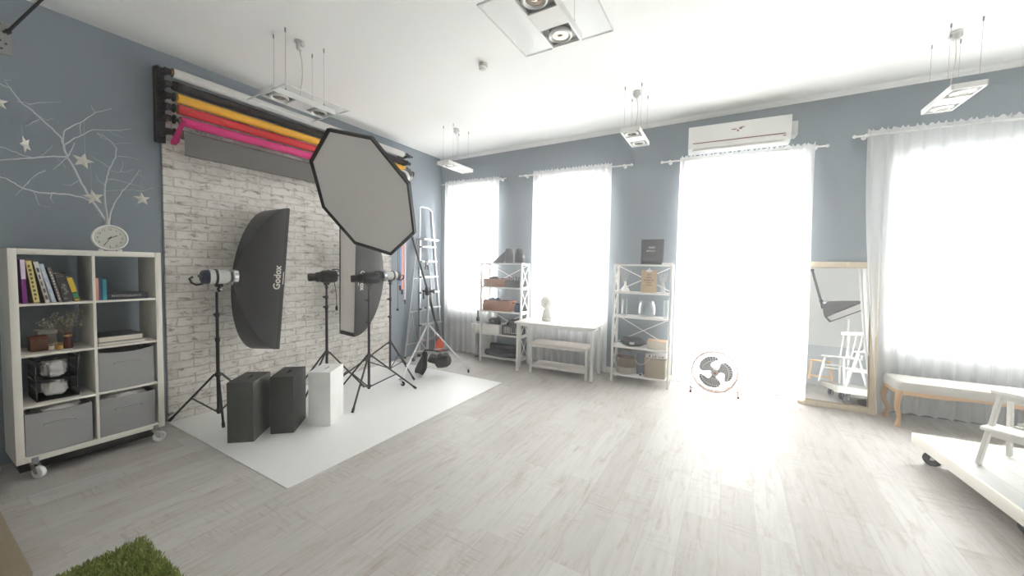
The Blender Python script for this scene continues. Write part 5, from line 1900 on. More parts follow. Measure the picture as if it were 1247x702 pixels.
# head and neck: rings r(theta, z); local -y is the face
rings = []
NZ, NA = 44, 40
for i in range(NZ + 1):
    t = i / NZ
    z = .062 + .305 * t
    if t < .30:                                 # neck
        rx, ry, cy = .066 - .010 * t / .3, .066 - .010 * t / .3, .010 - .006 * t / .3
    else:
        s = (t - .30) / .70
        w = math.sqrt(max(0.0, 1 - ((s - .52) / .50) ** 2)) if abs(s - .52) < .5 else 0.02
        rx = .056 * (1 - min(1, s * 6)) + (.086 * w) * min(1, s * 6)
        ry = .056 * (1 - min(1, s * 5)) + (.100 * w) * min(1, s * 5)
        cy = .004 - .004 * s
    row = []
    for k in range(NA):
        a = 2 * pi * k / NA
        x, y = rx * cos(a), ry * sin(a)
        if t > .32:
            s = (t - .30) / .70
            face = max(0, -sin(a)) ** 3
            side_ = cos(a)
            jaw = math.exp(-((s - .10) / .10) ** 2)
            chin = math.exp(-((s - .13) / .05) ** 2) * .010
            nose = math.exp(-((s - .42) / .085) ** 2) * .026 * math.exp(-(cos(a) / .16) ** 2) * (1.0 if s < .44 else .75)
            brow = math.exp(-((s - .57) / .04) ** 2) * .007
            eye = math.exp(-((s - .50) / .035) ** 2) * (math.exp(-((cos(a) - .36) / .14) ** 2) + math.exp(-((cos(a) + .36) / .14) ** 2)) * .008
            lips = math.exp(-((s - .25) / .025) ** 2) * .007 * math.exp(-(cos(a) / .25) ** 2)
            y -= face * (chin + brow + lips - eye) + (nose if sin(a) < 0 else 0)
            hair = max(0, min(1, (s - .55) * 6)) if sin(a) < -.2 else max(0, min(1, (s - .18) * 6))
            hw_ = .006 * hair * (1 + .5 * sin(9 * a + 26 * s) * sin(31 * s + 3 * sin(3 * a)))
            nrm_ = math.hypot(cos(a), sin(a))
            x += hw_ * cos(a)
            y += hw_ * sin(a)
            x *= 1 - .16 * jaw
        row.append((x, y + cy, z))
    rings.append(row)
vs = [p for r_ in rings for p in r_]
fs = []
for i in range(NZ):
    for k in range(NA):
        fs.append((i * NA + k, i * NA + (k + 1) % NA, (i + 1) * NA + (k + 1) % NA, (i + 1) * NA + k))
fs.append(tuple(range(NA)))
fs.append(tuple(NZ * NA + k for k in range(NA)))
MB().add([(x * 1.14, y * 1.10, z) for x, y, z in vs], fs).build('head', PLASTER, hd, smooth=80)
for s in (-1, 1):
    MB().sphere((s * .099, .010, .215), 1, 12, (.010, .018, .030)).build('ear', PLASTER, hd)

# ================================================================== RACK TWO CONTENTS
p, a = at(T2, .325, .14, L2[4])
o = thing('letter_board', 'dark framed letter board with two lines of white letters', 'letter board', p, a)
tilt = MX.Rotation(RAD(-7), 4, 'X')
TL_ = MX.Translation((.0, .0, .0)) @ tilt
LB = pm('charcoal_felt', (66, 66, 70), .85, var=.08, scale=80)
MB().span((.004, .0, .004), (.276, .014, .334)).build('felt', LB, o, T=TL_)
m = MB()
for (x0_, z0_, x1_, z1_) in ((0, 0, .28, .012), (0, .326, .28, .338), (0, .012, .012, .326), (.268, .012, .28, .326)):
    m.span((x0_, -.008, z0_ + .0005), (x1_, .016, z1_), bev=.002)
m.build('frame', pm('charcoal_frame', (78, 78, 82), .5), o, T=TL_)
FW = MX(((1, 0, 0, 0), (0, 0, -1, 0), (0, 1, 0, 0), (0, 0, 0, 1)))     # text plane facing -Y
m = MB().text('PRICE', .030, TL_ @ MX.Translation((.132, -.0015, .226)) @ FW, .001, bold=.02).strokes(8, .022, TL_ @ MX.Translation((.126, -.0015, .182)) @ FW, 5)
m.build('lettering', WHITE, o, smooth=0)
MB().span((.10, .055, .0), (.18, .062, .26), bev=.002).build('stand_leg', LB, o, T=MX.Rotation(RAD(8), 4, 'X') @ MX.Translation((0, .01, .001)))
o = thing('paper_note', 'small white folded card lying at the right on top of the right rack', 'card', P2(.66, .12, L2[4]), TH)
MB().box((0, 0, .012), (.13, .08, .022), bev=.004).build('card', WHITE, o)

p, a = at(T2, .135, .15, L2[3])
o = thing('flask_vase', 'small white cone-shaped bottle on the upper shelf of the right rack', 'vase', p, a)
MB().lathe([(.060, .001), (.064, .006), (.042, .050), (.017, .085), (.014, .13), (.018, .138), (.012, .138), (.010, .09), (0, .07)], None, 28).build('body', pm('white_glaze', (234, 233, 230), .3), o)
o = thing('white_saucer', 'small white dish beside the cone-shaped bottle', 'dish', P2(.06 + .01, .13, L2[3]), TH)
MB().lathe([(.018, .001), (.036, .022), (.034, .024), (.016, .006), (0, .005)], None, 24).build('dish', pm('white_glaze', (234, 233, 230), .3), o)
o = thing('dried_sprig', 'pale dried sprig leaning in the white cone-shaped bottle', 'dried flowers', P2(.135, .15, L2[3] + .08), TH)
m = MB()
for k in range(9):
    q = V((-.10 + .03 * k * .8 - .02, .03 * sin(k * 2.2), .22 + .02 * cos(k * 1.3)))
    m.tube([(0, 0, 0), q * .5 + V((0, 0, .03)), q], .0014, 4)
    m.sphere(q, .007, 6, (.6, .6, 1.8))
m.build('sprig', pm('pinkish_dry_grass', (200, 190, 188), .9), o)
p, a = at(T2, .44, .11, L2[3])
o = thing('clipboard', 'brown clipboard with five printed lines leaning on the upper shelf of the right rack', 'clipboard', p, a)
TLc = tilt
KR = pm('kraft_board', (206, 178, 142), .7, var=.06, scale=10)
MB().span((-.098, .0, .001), (.098, .006, .300), bev=.002).build('board', KR, o, T=TLc)
MB().span((-.035, -.012, .272), (.035, .0, .296), bev=.003).cyl((-.03, -.012, .297), (.03, -.012, .297), .006, n=10).span((-.010, -.010, .295), (.010, -.004, .325), bev=.002).build('clip', WHITEMETAL, o, T=TLc)
m = MB()
for z, n_l, sz in ((.235, 4, .019), (.200, 6, .019), (.165, 10, .020), (.132, 6, .018), (.100, 7, .019)):
    m.strokes(n_l, sz, TLc @ MX.Translation((.0, -.0006, z)) @ FW, n_l * 3)
m.build('lettering', pm('brown_print', (120, 96, 78), .7), o, smooth=0)
o = thing('glass_bottle', 'slim clear glass bottle right of the clipboard', 'bottle', P2(.615, .12, L2[3]), TH)
MB().lathe([(.030, .001), (.033, .006), (.033, .085), (.020, .105), (.019, .125), (.022, .128), (.017, .128), (.017, .106), (.029, .083), (.029, .008), (0, .006)], None, 24).build('glass', GLASS, o)
o = thing('dried_grass', 'pale dried grass standing in the slim glass bottle', 'dried flowers', P2(.615, .12, L2[3] + .012), TH)
m = MB()
for k in range(12):
    q = V((-.05 + .009 * k + .0, .025 * sin(k * 2.2), .20 + .035 * cos(k * 1.7)))
    m.tube([(.002 * k - .01, 0, 0), V((q.x * .2, q.y * .3, .11)), q], .0012, 4)
    m.sphere(q, .008, 6, (.5, .5, 2.2))
m.build('stems', pm('pinkish_dry_grass', (200, 190, 188), .9), o)
# glass shelf
for u, r, h, lab in ((.140, .034, .225, 'tall clear glass cylinder at the left of the glass shelf'), (.660, .030, .235, 'tall clear glass cylinder at the right of the glass shelf')):
    o = thing('glass_cylinder', lab, 'glass vase', P2(u, .12, L2[2]), TH, 'clear glass pieces on the right rack')
    MB().lathe([(r * .9, .001), (r, .004), (r, h), (r - .003, h), (r - .003, .008), (0, .008)], None, 24).build('glass', GLASS, o)
    m = MB()
    for k in range(1, 6):
        m.lathe([(r + .0004, h * k / 6), (r + .0018, h * k / 6 + .003), (r + .0004, h * k / 6 + .006)], None, 24)
    m.build('ring', GLASS, o)
o = thing('glass_cloche', 'wide clear glass dome jar in the middle of the glass shelf', 'glass dome', P2(.425, .15, L2[2]), TH, 'clear glass pieces on the right rack')
MB().lathe([(.112, .014), (.116, .06), (.114, .13), (.095, .19), (.085, .215), (.082, .215), (.092, .19), (.111, .13), (.113, .06), (.109, .014)], None, 36).build('dome', GLASS, o)
MB().lathe([(.118, .001), (.122, .004), (.122, .012), (.116, .0135), (0, .0135)], None, 36).build('base', WHITE, o)
o = thing('glass_bottle', 'small glass bottle standing inside the clear dome jar', 'bottle', P2(.425, .15, L2[2] + .0138), TH)
MB().lathe([(.028, .001), (.034, .02), (.030, .06), (.014, .09), (.014, .12), (.010, .12), (.010, .09), (.026, .058), (0, .01)], None, 20).build('glass', GLASS, o)
# lower shelf: black bag, cream box
p, a = at(T2, .255, .15, L2[1])
o = thing('round_bag', 'round black bag with a pale tag on the lower shelf of the right rack', 'bag', p, a)
bm = bmesh.new()
bmesh.ops.create_uvsphere(bm, u_segments=36, v_segments=18, radius=1)
for v in bm.verts:
    q = v.co.copy()
    dd_ = 1 + .06 * mnoise.noise(q * 3) + .03 * sin(9 * math.atan2(q.y, q.x))
    v.co = V((q.x * .165 * dd_, q.y * .12 * dd_, max(-.052, q.z * .058) + .0525))
MB().bm(bm).build('body', pm('black_leather', (40, 40, 44), .4, var=.2, bump=.3), o, smooth=60)
bm.free()
MB().lathe([(.120, .098), (.128, .094), (.132, .100), (.124, .106), (.116, .102), (.120, .098)], MX.Diagonal((1, .72, 1, 1)), 30).build('rim', BLACKPL, o)
MB().box((.01, -.122, .050), (.06, .006, .030), R=Euler((RAD(-6), 0, 0)).to_matrix(), bev=.002).build('tag', pm('pale_tag', (214, 212, 206), .5), o)
p, a = at(T2, .570, .13, L2[1])
o = thing('cream_box', 'low cream box with a pale wooden edge on the lower shelf of the right rack', 'box', p, a)
m = MB().box((0, 0, .050), (.235, .17, .098), bev=.003)
m.build('body', pm('cream_card', (224, 216, 202), .6), o)
MB().box((0, 0, .102), (.240, .175, .006), bev=.002).build('lid', pm('pale_wood_edge', (224, 190, 156), .5), o)
MB().box((.119, 0, .05), (.004, .174, .098)).build('end_panel', pm('pale_wood_edge', (224, 190, 156), .5), o)
# bottom shelf: two stacked baskets, grey box, striped basket
WICK = stripe_mat('grey_brown_wicker', (168, 152, 134), (112, 98, 84), 'Z', 150)
WICKW = stripe_mat('whitewashed_wicker', (220, 214, 206), (170, 162, 152), 'Z', 150)


def basket(name, label, p, rx, ry, h, mat, handle=False, group=None, flare=1.15):
    root = thing(name, label, 'basket', p, TH, group)
    sc = MX.Diagonal((rx, ry, 1, 1))
    ins = .93
    MB().lathe([(.85, .001), (.95, h * .2), (1.0, h * .6), (flare * .93, h), (flare * .93 * ins, h), (ins, h * .6), (.95 * ins, h * .2), (.8, .010), (0, .010)], sc, 40).build('body', mat, root, smooth=50)
    rim = [(rx * flare * .93 * .98 * cos(a_), ry * flare * .93 * .98 * sin(a_), h) for a_ in [2 * pi * k / 40 for k in range(40)]]
    MB().tube(rim, .008, 8, closed=True).build('rim', mat, root)
    wv = MB()
    for k in range(22):
        a_ = 2 * pi * k / 22
        wv.tube([(rx * .96 * cos(a_), ry * .96 * sin(a_), .004), (rx * 1.02 * cos(a_), ry * 1.02 * sin(a_), h * .5), (rx * flare * .95 * cos(a_), ry * flare * .95 * sin(a_), h)], .0045, 6)
    wv.build('stakes', mat, root)
    if handle:
        hp_ = [(rx * .9 * cos(t), ry * .5 * cos(t) - .06, h + .0 + .115 * sin(t)) for t in [pi * k / 16 for k in range(17)]]
        MB().tube(hp_, .006, 8).build('handle', mat, root)
    return root


basket('wicker_basket', 'low whitewashed wicker basket at the bottom left of the right rack', P2(.175, .147, L2[0]), .125, .125, .085, WICKW, group='wicker baskets')
b2 = basket('wicker_basket', 'grey brown wicker basket stacked on the whitewashed one', P2(.175, .147, L2[0] + .088), .117, .117, .120, WICK, handle=True, group='wicker baskets')
o = thing('storage_box', 'grey blue box standing behind between the two baskets', 'box', P2(.365, .205, L2[0]), TH)
MB().box((0, 0, .12), (.10, .14, .238), bev=.004).build('body', pm('grey_blue_card', (112, 118, 130), .7), o)
MB().box((0, 0, .243), (.104, .144, .018), bev=.003).build('lid', pm('grey_blue_card_lid', (104, 110, 122), .7), o)
o = thing('small_camera', 'tiny black and white object lying in front of the grey blue box', 'gadget', P2(.385, .08, L2[0]), TH)
MB().box((0, 0, .018), (.05, .03, .034), bev=.006).build('body', WHITEPLAST, o)
MB().cyl((-.006, -.015, .018), (-.006, -.028, .018), .012, n=16).build('lens', BLACKPL, o)
STR = stripe_mat('striped_woven', (214, 202, 178), (128, 116, 96), 'Z', 210)
o = thing('woven_basket', 'tall cream woven basket with dark stripes at the bottom right of the right rack', 'basket', P2(.560, .147, L2[0]), TH)
sq = [(-.135, -.125), (.135, -.125), (.135, .125), (-.135, .125)]


def rrect(w, d, r, n=6):
    out = []
    for cx, cy, a0 in ((w - r, d - r, 0), (-w + r, d - r, pi / 2), (-w + r, -d + r, pi), (w - r, -d + r, 1.5 * pi)):
        for k in range(n + 1):
            a_ = a0 + pi / 2 * k / n
            out.append((cx + r * cos(a_), cy + r * sin(a_)))
    return out


outer, inner = rrect(.128, .118, .035), rrect(.120, .110, .032)
n_ = len(outer)
vs = [(x, y, .001) for x, y in outer] + [(x * 1.06, y * 1.06, .25) for x, y in outer] + [(x * 1.06, y * 1.06, .25) for x, y in inner] + [(x, y, .010) for x, y in inner]
fs = [tuple(reversed(range(n_)))]
for L_ in range(3):
    for i in range(n_):
        fs.append((L_ * n_ + i, L_ * n_ + (i + 1) % n_, (L_ + 1) * n_ + (i + 1) % n_, (L_ + 1) * n_ + i))
fs.append(tuple(3 * n_ + i for i in range(n_)))
MB().add(vs, fs).build('body', STR, o, smooth=40)
MB().tube([(x * 1.05, y * 1.05, .25) for x, y in outer], .007, 8, closed=True).build('rim', STR, o)
o = thing('white_carton', 'flat white carton with dark print lying on the striped basket', 'carton', P2(.565, .147, L2[0] + .2575), TH)
MB().box((0, 0, .026), (.25, .20, .05), bev=.002).build('body', WHITE, o)
m = MB()
for k, (xx, ww, hh_) in enumerate(((-.075, .018, .026), (-.035, .010, .032), (-.018, .008, .032), (.0, .012, .030), (.05, .02, .010), (.085, .016, .018))):
    m.box((xx, -.1008, .026), (ww, .0015, hh_))
m.build('print', pm('grey_print', (112, 106, 104), .6), o)
o = thing('white_cable', 'pale cable looping from the wicker basket along the bottom shelf', 'cable', P2(.30, .004, L2[0] + .2), TH)
cp_ = [(.02, .0, .02), (.045, .0, -.02), (.09, .0, -.035), (.14, .0, -.012), (.20, .01, .06), (.27, .03, .115)]
MB().tube([(x, y, z) for x, y, z in cp_], .004, 8).build('cord', pm('pale_cord', (214, 206, 196), .6), o)

# ================================================================== FLOOR FAN
fc = V((-.121, 5.213, .278))
fa = RAD(5)
fn = thing('floor_fan', 'round floor fan with dark blades standing before the balcony door curtain', 'fan', (fc.x, fc.y, 0), fa)
PINKW = pm('pale_pinkish_wire', (196, 172, 164), .4)
R_ = .245
m = MB()
for y in (-.055, .055):
    m.tube([(R_ * cos(a_), y * .9, fc.z + R_ * sin(a_)) for a_ in [2 * pi * k / 48 for k in range(48)]], .006, 8, closed=True)
m.tube([((R_ + .004) * cos(a_), 0, fc.z + (R_ + .004) * sin(a_)) for a_ in [2 * pi * k / 48 for k in range(48)]], .009, 8, closed=True)
for k in range(8):
    a_ = 2 * pi * k / 8
    m.tube([(R_ * cos(a_), -.05, fc.z + R_ * sin(a_)), (R_ * cos(a_), .05, fc.z + R_ * sin(a_))], .004, 6)
m.build('guard_ring', PINKW, fn)
for y, nm in ((-.075, 'front_grille'), (.075, 'rear_grille')):
    m = MB()
    for k in range(40):
        a_ = 2 * pi * k / 40
        m.tube([(.055 * cos(a_), y, fc.z + .055 * sin(a_)), (.15 * cos(a_), y * 1.02, fc.z + .15 * sin(a_)), (.225 * cos(a_), y * .9, fc.z + .225 * sin(a_)), (R_ * cos(a_), y * .66, fc.z + R_ * sin(a_))], .0011, 4)
    m.tube([(.15 * cos(a_), y * 1.02, fc.z + .15 * sin(a_)) for a_ in [2 * pi * k / 40 for k in range(40)]], .0015, 4, closed=True)
    m.build(nm, WHITEMETAL, fn)
hub = MB().cyl((0, -.085, fc.z), (0, -.06, fc.z), .040, n=24).cyl((0, -.06, fc.z), (0, .0, fc.z), .034, n=24)
hub.build('hub', pm('grey_hub', (160, 158, 158), .4), fn)
MB().cyl((0, -.088, fc.z), (0, -.0845, fc.z), .014, n=18).build('badge', pm('red_badge', (200, 60, 52), .4), fn)
MB().cyl((0, .0, fc.z), (0, .13, fc.z), .055, .048, n=24).build('motor', WHITEMETAL, fn)
BLD = pm('dark_grey_blade', (86, 84, 84), .45)
OUTL = [(.030, -22), (.070, -42), (.110, -52), (.150, -50), (.178, -38), (.192, -20), (.198, 0), (.198, 20), (.192, 36), (.178, 48), (.158, 54), (.148, 46), (.132, 30), (.105, 16), (.075, 10), (.050, 14), (.030, 22)]
for k in range(3):
    a0_ = RAD(128 - 120 * k)
    ring_ = []
    for i in range(len(OUTL)):
        for q in range(3):
            r0_, g0_ = OUTL[i]
            r1_, g1_ = OUTL[(i + 1) % len(OUTL)]
            r_, g_ = r0_ + (r1_ - r0_) * q / 3, g0_ + (g1_ - g0_) * q / 3
            a_ = a0_ - RAD(g_)
            ring_.append(V((r_ * cos(a_), -.020 + .030 * sin(RAD(g_)) * r_ / .2, fc.z + r_ * sin(a_))))
    nb = len(ring_)
    c_ = sum(ring_, V()) / nb + V((0, .006, 0))
    vs, fs = [], []
    for lay in (0, 1):
        oy = V((0, .003 * lay, 0))
        vs += [c_ + oy] + [c_.lerp(p, .5) + V((0, .003, 0)) + oy for p in ring_] + [p + oy for p in ring_]
        o_ = lay * (1 + 2 * nb)
        for i in range(nb):
            j = (i + 1) % nb
            fs += [(o_, o_ + 1 + i, o_ + 1 + j), (o_ + 1 + i, o_ + 1 + nb + i, o_ + 1 + nb + j, o_ + 1 + j)]
    for i in range(nb):
        j = (i + 1) % nb
        fs.append((1 + nb + i, 1 + nb + j, 2 + 3 * nb + j, 2 + 3 * nb + i))
    MB().add(vs, fs).build('blade', BLD, fn, smooth=50)
for s in (-1, 1):
    m = MB()
    m.tube([(s * (R_ + .006), 0, fc.z + .005), (s * (R_ + .012), 0, fc.z - .05), (s * (R_ + .012), -.01, .03), (s * (R_ + .012), -.02, .012)], .006, 8)
    m.tube([(s * (R_ + .012), -.06, .012), (s * (R_ + .012), .14, .012)], .006, 8)
    m.build('leg', PINKW, fn)
    m = MB()
    for y in (-.065, .145):
        m.sphere((s * (R_ + .012), y, .014), .014, 10)
    m.build('rubber_foot', pm('brown_rubber', (92, 80, 84), .6), fn)
    MB().cyl((s * (R_ - .004), 0, fc.z + .006), (s * (R_ + .028), 0, fc.z + .006), .011, n=12).build('pivot_knob', PINKW, fn)
MB().tube([(-(R_ + .012), .10, .012), ((R_ + .012), .10, .012)], .006, 8).build('cross_bar', PINKW, fn)

# ================================================================== LEANING MIRROR
lean = RAD(5.8)
TM = MX.Translation(wallp(1.062, .186, .0)) @ MX.Rotation(RAD(.6), 4, 'Z') @ MX.Rotation(-lean, 4, 'X')
mr = thing('floor_mirror', 'tall floor mirror in a pale wooden frame leaning between two curtains', 'mirror', (0, 0, 0))
mr.matrix_basis = TM
MWOOD = pm('pale_limed_wood', (214, 200, 176), .55, var=.12, scale=8, stretch=(6, 6, .8))
mw, mh, fw = .68, 1.655, .062
MB().box((0, .006, mh / 2), (mw - fw, .004, mh - fw)).build('glass', MIRROR, mr, smooth=0)
m = MB()
m.box((-(mw - fw) / 2, 0, mh / 2), (fw, .03, mh), bev=.005).box(((mw - fw) / 2, 0, mh / 2), (fw, .03, mh), bev=.005)
m.box((0, 0, fw / 2), (mw - 2 * fw + .001, .03, fw), bev=.005).box((0, 0, mh - fw / 2), (mw - 2 * fw + .001, .03, fw), bev=.005)
m.build('frame', MWOOD, mr)
m = MB()
for s in (-1, 1):
    m.box((s * (mw / 2 - fw - .003), -.011, mh / 2), (.008, .012, mh - 2 * fw))
m.box((0, -.011, fw + .003), (mw - 2 * fw, .012, .008)).box((0, -.011, mh - fw - .003), (mw - 2 * fw, .012, .008))
m.build('inner_bead', pm('pale_wood_bead', (196, 178, 150), .5), mr)
MB().box((0, .014, mh / 2), (mw - .02, .008, mh - .02)).build('back_panel', pm('brown_hardboard', (150, 124, 96), .8), mr)

# ================================================================== UPHOLSTERED BENCH
bn = thing('bench', 'long bench with a cream upholstered seat and carved pale wooden legs', 'bench', (2.04, 5.290, 0), RAD(1.5))
BW = pm('pale_oak', (206, 170, 132), .5, var=.12, scale=9, stretch=(1, 8, 8))
LIN = pm('cream_linen', (196, 193, 187), .9, var=.03, scale=30, bump=.25, bscale=400)
bl, bd_ = 1.16, .38
rr_ = rrect(bl / 2, bd_ / 2, .05, 5)
nn_ = len(rr_)
prof_ = [(1.0, .375), (1.004, .385), (1.006, .415), (.992, .442), (.95, .458), (.80, .464), (.5, .466)]
vs, fs = [], []
for s, z in prof_:
    for x, y in rr_:
        vs.append((x - (1 - s) * math.copysign(.10, x) if s < 1 else x * (1 + (s - 1)), y - (1 - s) * math.copysign(.10, y) * (1.6 if s < .9 else 1) if s < 1 else y * s, z))
for k in range(len(prof_) - 1):
    for i in range(nn_):
        fs.append((k * nn_ + i, k * nn_ + (i + 1) % nn_, (k + 1) * nn_ + (i + 1) % nn_, (k + 1) * nn_ + i))
fs.append(tuple(reversed(range(nn_))))
fs.append(tuple((len(prof_) - 1) * nn_ + i for i in range(nn_)))
MB().add(vs, fs).build('seat', LIN, bn, smooth=60)
m = MB()
seg = 24
for sy in (-1, 1):
    vs, fs = [], []
    for i in range(seg + 1):
        x = -bl / 2 + .05 + (bl - .10) * i / seg
        zb = .345 - .018 * abs(cos(pi * i / seg)) ** 4 + .006 * cos(4 * pi * i / seg)
        y = sy * (bd_ / 2 - .014)
        vs += [(x, y - .009, zb), (x, y + .009, zb), (x, y + .009, .3748), (x, y - .009, .3748)]
    for i in range(seg):
        for k in range(4):
            fs.append((i * 4 + k, i * 4 + (k + 1) % 4, i * 4 + 4 + (k + 1) % 4, i * 4 + 4 + k))
    fs += [(0, 1, 2, 3), (seg * 4 + 3, seg * 4 + 2, seg * 4 + 1, seg * 4)]
    m.add(vs, fs)
for sx in (-1, 1):
    m.box((sx * (bl / 2 - .014), 0, .356), (.018, bd_ - .10, .037), bev=.003)
m.build('apron', BW, bn, smooth=40)
for sx in (-1, 1):
    for sy in (-1, 1):
        cx, cy = sx * (bl / 2 - .035), sy * (bd_ / 2 - .035)
        path, rad = [], []
        for i in range(15):
            t = i / 14
            off_ = .020 * sin(pi * (1 - t) * 1.25 - .3) - .022 * math.exp(-((t - .28) / .16) ** 2) + .016 * math.exp(-(t / .08) ** 2)
            path.append((cx + sx * off_, cy + sy * off_, .374 * t + .004))
            rad.append(.016 + .016 * t ** 2 + .010 * math.exp(-((t - .03) / .07) ** 2))
        MB().tube(path, rad, 12).build('leg', BW, bn, smooth=60)

# ================================================================== PLATFORM ON CASTERS WITH STOOL AND CHAIR
PA = RAD(5.6)
pl = thing('platform', 'low white plank platform on casters at the right edge of the photo', 'platform', (1.345, 4.300, 0), PA)
pw, pd, pz = 1.75, 2.25, .220
TP = MX.Translation((1.345, 4.300, 0)) @ MX.Rotation(PA, 4, 'Z')
MB().span((.021, -pd + .021, pz - .020), (pw - .021, -.021, pz - .0005), bev=.001).build('deck', PLANKW, pl)
SIDEW = pm('cream_painted_board', (224, 220, 210), .5, var=.04, scale=6)
for (xa, ya, xb, yb_) in ((.0, -pd, .02, 0), (pw - .02, -pd, pw, 0), (.02, -.02, pw - .02, 0), (.02, -pd, pw - .02, -pd + .02)):
    MB().span((xa, ya, pz - .080), (xb, yb_, pz), bev=.002).build('side_board', SIDEW, pl)
MB().span((.021, -pd + .021, pz - .045), (pw - .021, -.021, pz - .021)).build('under_frame', pm('raw_pine', (170, 150, 126), .7), pl)
GREYWH = pm('grey_caster_wheel', (92, 94, 98), .45)
for (u, v, rz) in ((.12, -.10, RAD(60)), (.13, -.92, RAD(215)), (.12, -1.75, RAD(40)), (1.62, -.12, RAD(100)), (.80, -.11, RAD(160)), (1.62, -2.1, RAD(20)), (1.62, -1.1, RAD(-40)), (.13, -2.12, RAD(10))):
    p = TP @ V((u, v, 0))
    caster('caster', pl, (p.x, p.y, 0), PA + rz, r=.055, w=.03, wheel=GREYWH, htop=pz - .0455)


def step_stool(loc, rz):
    root = thing('step_stool', 'white two-step wooden stool standing on the plank platform', 'step stool', loc, rz)
    # local: front is -y, front left foot at (0,0)
    w, d, h = .44, .40, .515
    t = .028
    LG = WHITE
    top_y0, top_y1 = .135, .335
    # front legs carry the low step, back legs carry the top
    for sx in (0, 1):
        x = .018 + sx * (w - .036)
        ti = .022 * (1 if sx == 0 else -1)
        MB().bar((x, .016, .006), (x + ti * .6, .085, .245), .022, .040, x=(1, 0, 0), bev=.003).build('leg', LG, root)
        MB().bar((x + ti * .6, .100, .2455), (x + ti * 1.2, .165, h - .024), .022, .040, x=(1, 0, 0), bev=.003).build('upright', LG, root)
        MB().bar((x, d + .01, .006), (x + ti * 1.2, .285, h - .024), .022, .040, x=(1, 0, 0), bev=.003).build('leg', LG, root)
        MB().bar((x + ti * .6 + (.013 if sx == 0 else -.013), .075, .226), (x + ti * .6 + (.013 if sx == 0 else -.013), .345, .226), .018, .030, x=(1, 0, 0), bev=.002).build('side_rail', LG, root)
    MB().box((w / 2, .105, .258), (w - .02, .170, .024), bev=.004).build('low_step', LG, root)
    MB().box((w / 2, .235, h - .012), (w - .02, .225, .024), bev=.004).build('top_step', LG, root)
    MB().box((w / 2, .345, .230), (w - .10, .018, .036), bev=.002).build('back_rail', LG, root)
    for yy, zz in ((.055, .228), (.150, h - .042), (.315, h - .042)):
        MB().box((w / 2, yy, zz), (w - .10, .016, .034), bev=.002).build('apron', LG, root)
    m = MB()
    m.bar((.075, .300, h - .065), (w - .075, .330, .262), .016, .024, x=(0, 1, 0)).bar((w - .075, .300, h - .065), (.075, .330, .262), .016, .024, x=(0, 1, 0))
    m.build('cross_brace', LG, root)
    return root


step_stool((1.505, 3.815, pz + .0002), RAD(-42))

ch = thing('spindle_chair', 'white spindle-back wooden chair standing on the platform, seen in the mirror', 'chair', (1.68, 2.95, pz), RAD(-128))
CW = pm('white_chair_paint', (234, 233, 230), .4)
sw_, sd_, sz = .42, .41, .44
oc_ = rrect(sw_ / 2, sd_ / 2, .08, 6)
n_ = len(oc_)
vs = [(x * .94, y * .94, sz - .030) for x, y in oc_] + [(x, y, sz - .022) for x, y in oc_] + [(x, y, sz - .006) for x, y in oc_] + [(x * .97, y * .97, sz) for x, y in oc_]
fs = [tuple(reversed(range(n_))), tuple(3 * n_ + i for i in range(n_))]
for k in range(3):
    for i in range(n_):
        fs.append((k * n_ + i, k * n_ + (i + 1) % n_, (k + 1) * n_ + (i + 1) % n_, (k + 1) * n_ + i))
MB().add(vs, fs).build('seat', CW, ch, smooth=40)
legs = {}
for sx in (-1, 1):
    for sy in (-1, 1):
        a, b_ = V((sx * .15, sy * .145, sz - .028)), V((sx * .205, sy * .205, .001))
        legs[(sx, sy)] = (a, b_)
        MB().cone_prof(b_, a, [(.012, 0), (.016, .3), (.021, .62), (.015, .86), (.017, 1)], 16).build('leg', CW, ch)
for sx in (-1, 1):
    q0, q1 = legs[(sx, -1)], legs[(sx, 1)]
    MB().cone_prof(q0[0].lerp(q0[1], .42), q1[0].lerp(q1[1], .42), [(.008, 0), (.014, .5), (.008, 1)], 12).build('stretcher', CW, ch)
q0 = legs[(-1, -1)][0].lerp(legs[(-1, -1)][1], .30)
q1 = legs[(1, -1)][0].lerp(legs[(1, -1)][1], .30)
MB().cone_prof(q0, q1, [(.008, 0), (.013, .5), (.008, 1)], 12).build('stretcher', CW, ch)
tp = []
for i in range(13):
    s = i / 12 * 2 - 1
    tp.append(V((s * .225, .27 + .02 * (1 - s * s), .845)))
m = MB()
vs, fs = [], []
for p in tp:
    vs += [p + V((0, -.011, -.028)), p + V((0, .011, -.028)), p + V((0, .011, .028)), p + V((0, -.011, .028))]
for i in range(12):
    for k in range(4):
        fs.append((i * 4 + k, i * 4 + (k + 1) % 4, i * 4 + 4 + (k + 1) % 4, i * 4 + 4 + k))
fs += [(0, 1, 2, 3), (51, 50, 49, 48)]
m.add(vs, fs).build('top_rail', CW, ch, smooth=40)
for i in range(5):
    s = -1 + i / 2
    MB().cone_prof((s * .165, .170 + .012 * (1 - s * s), sz - .008), (s * .195, .27 + .02 * (1 - s * s), .83), [(.009, 0), (.012, .3), (.009, .7), (.007, 1)], 10).build('spindle', CW, ch)

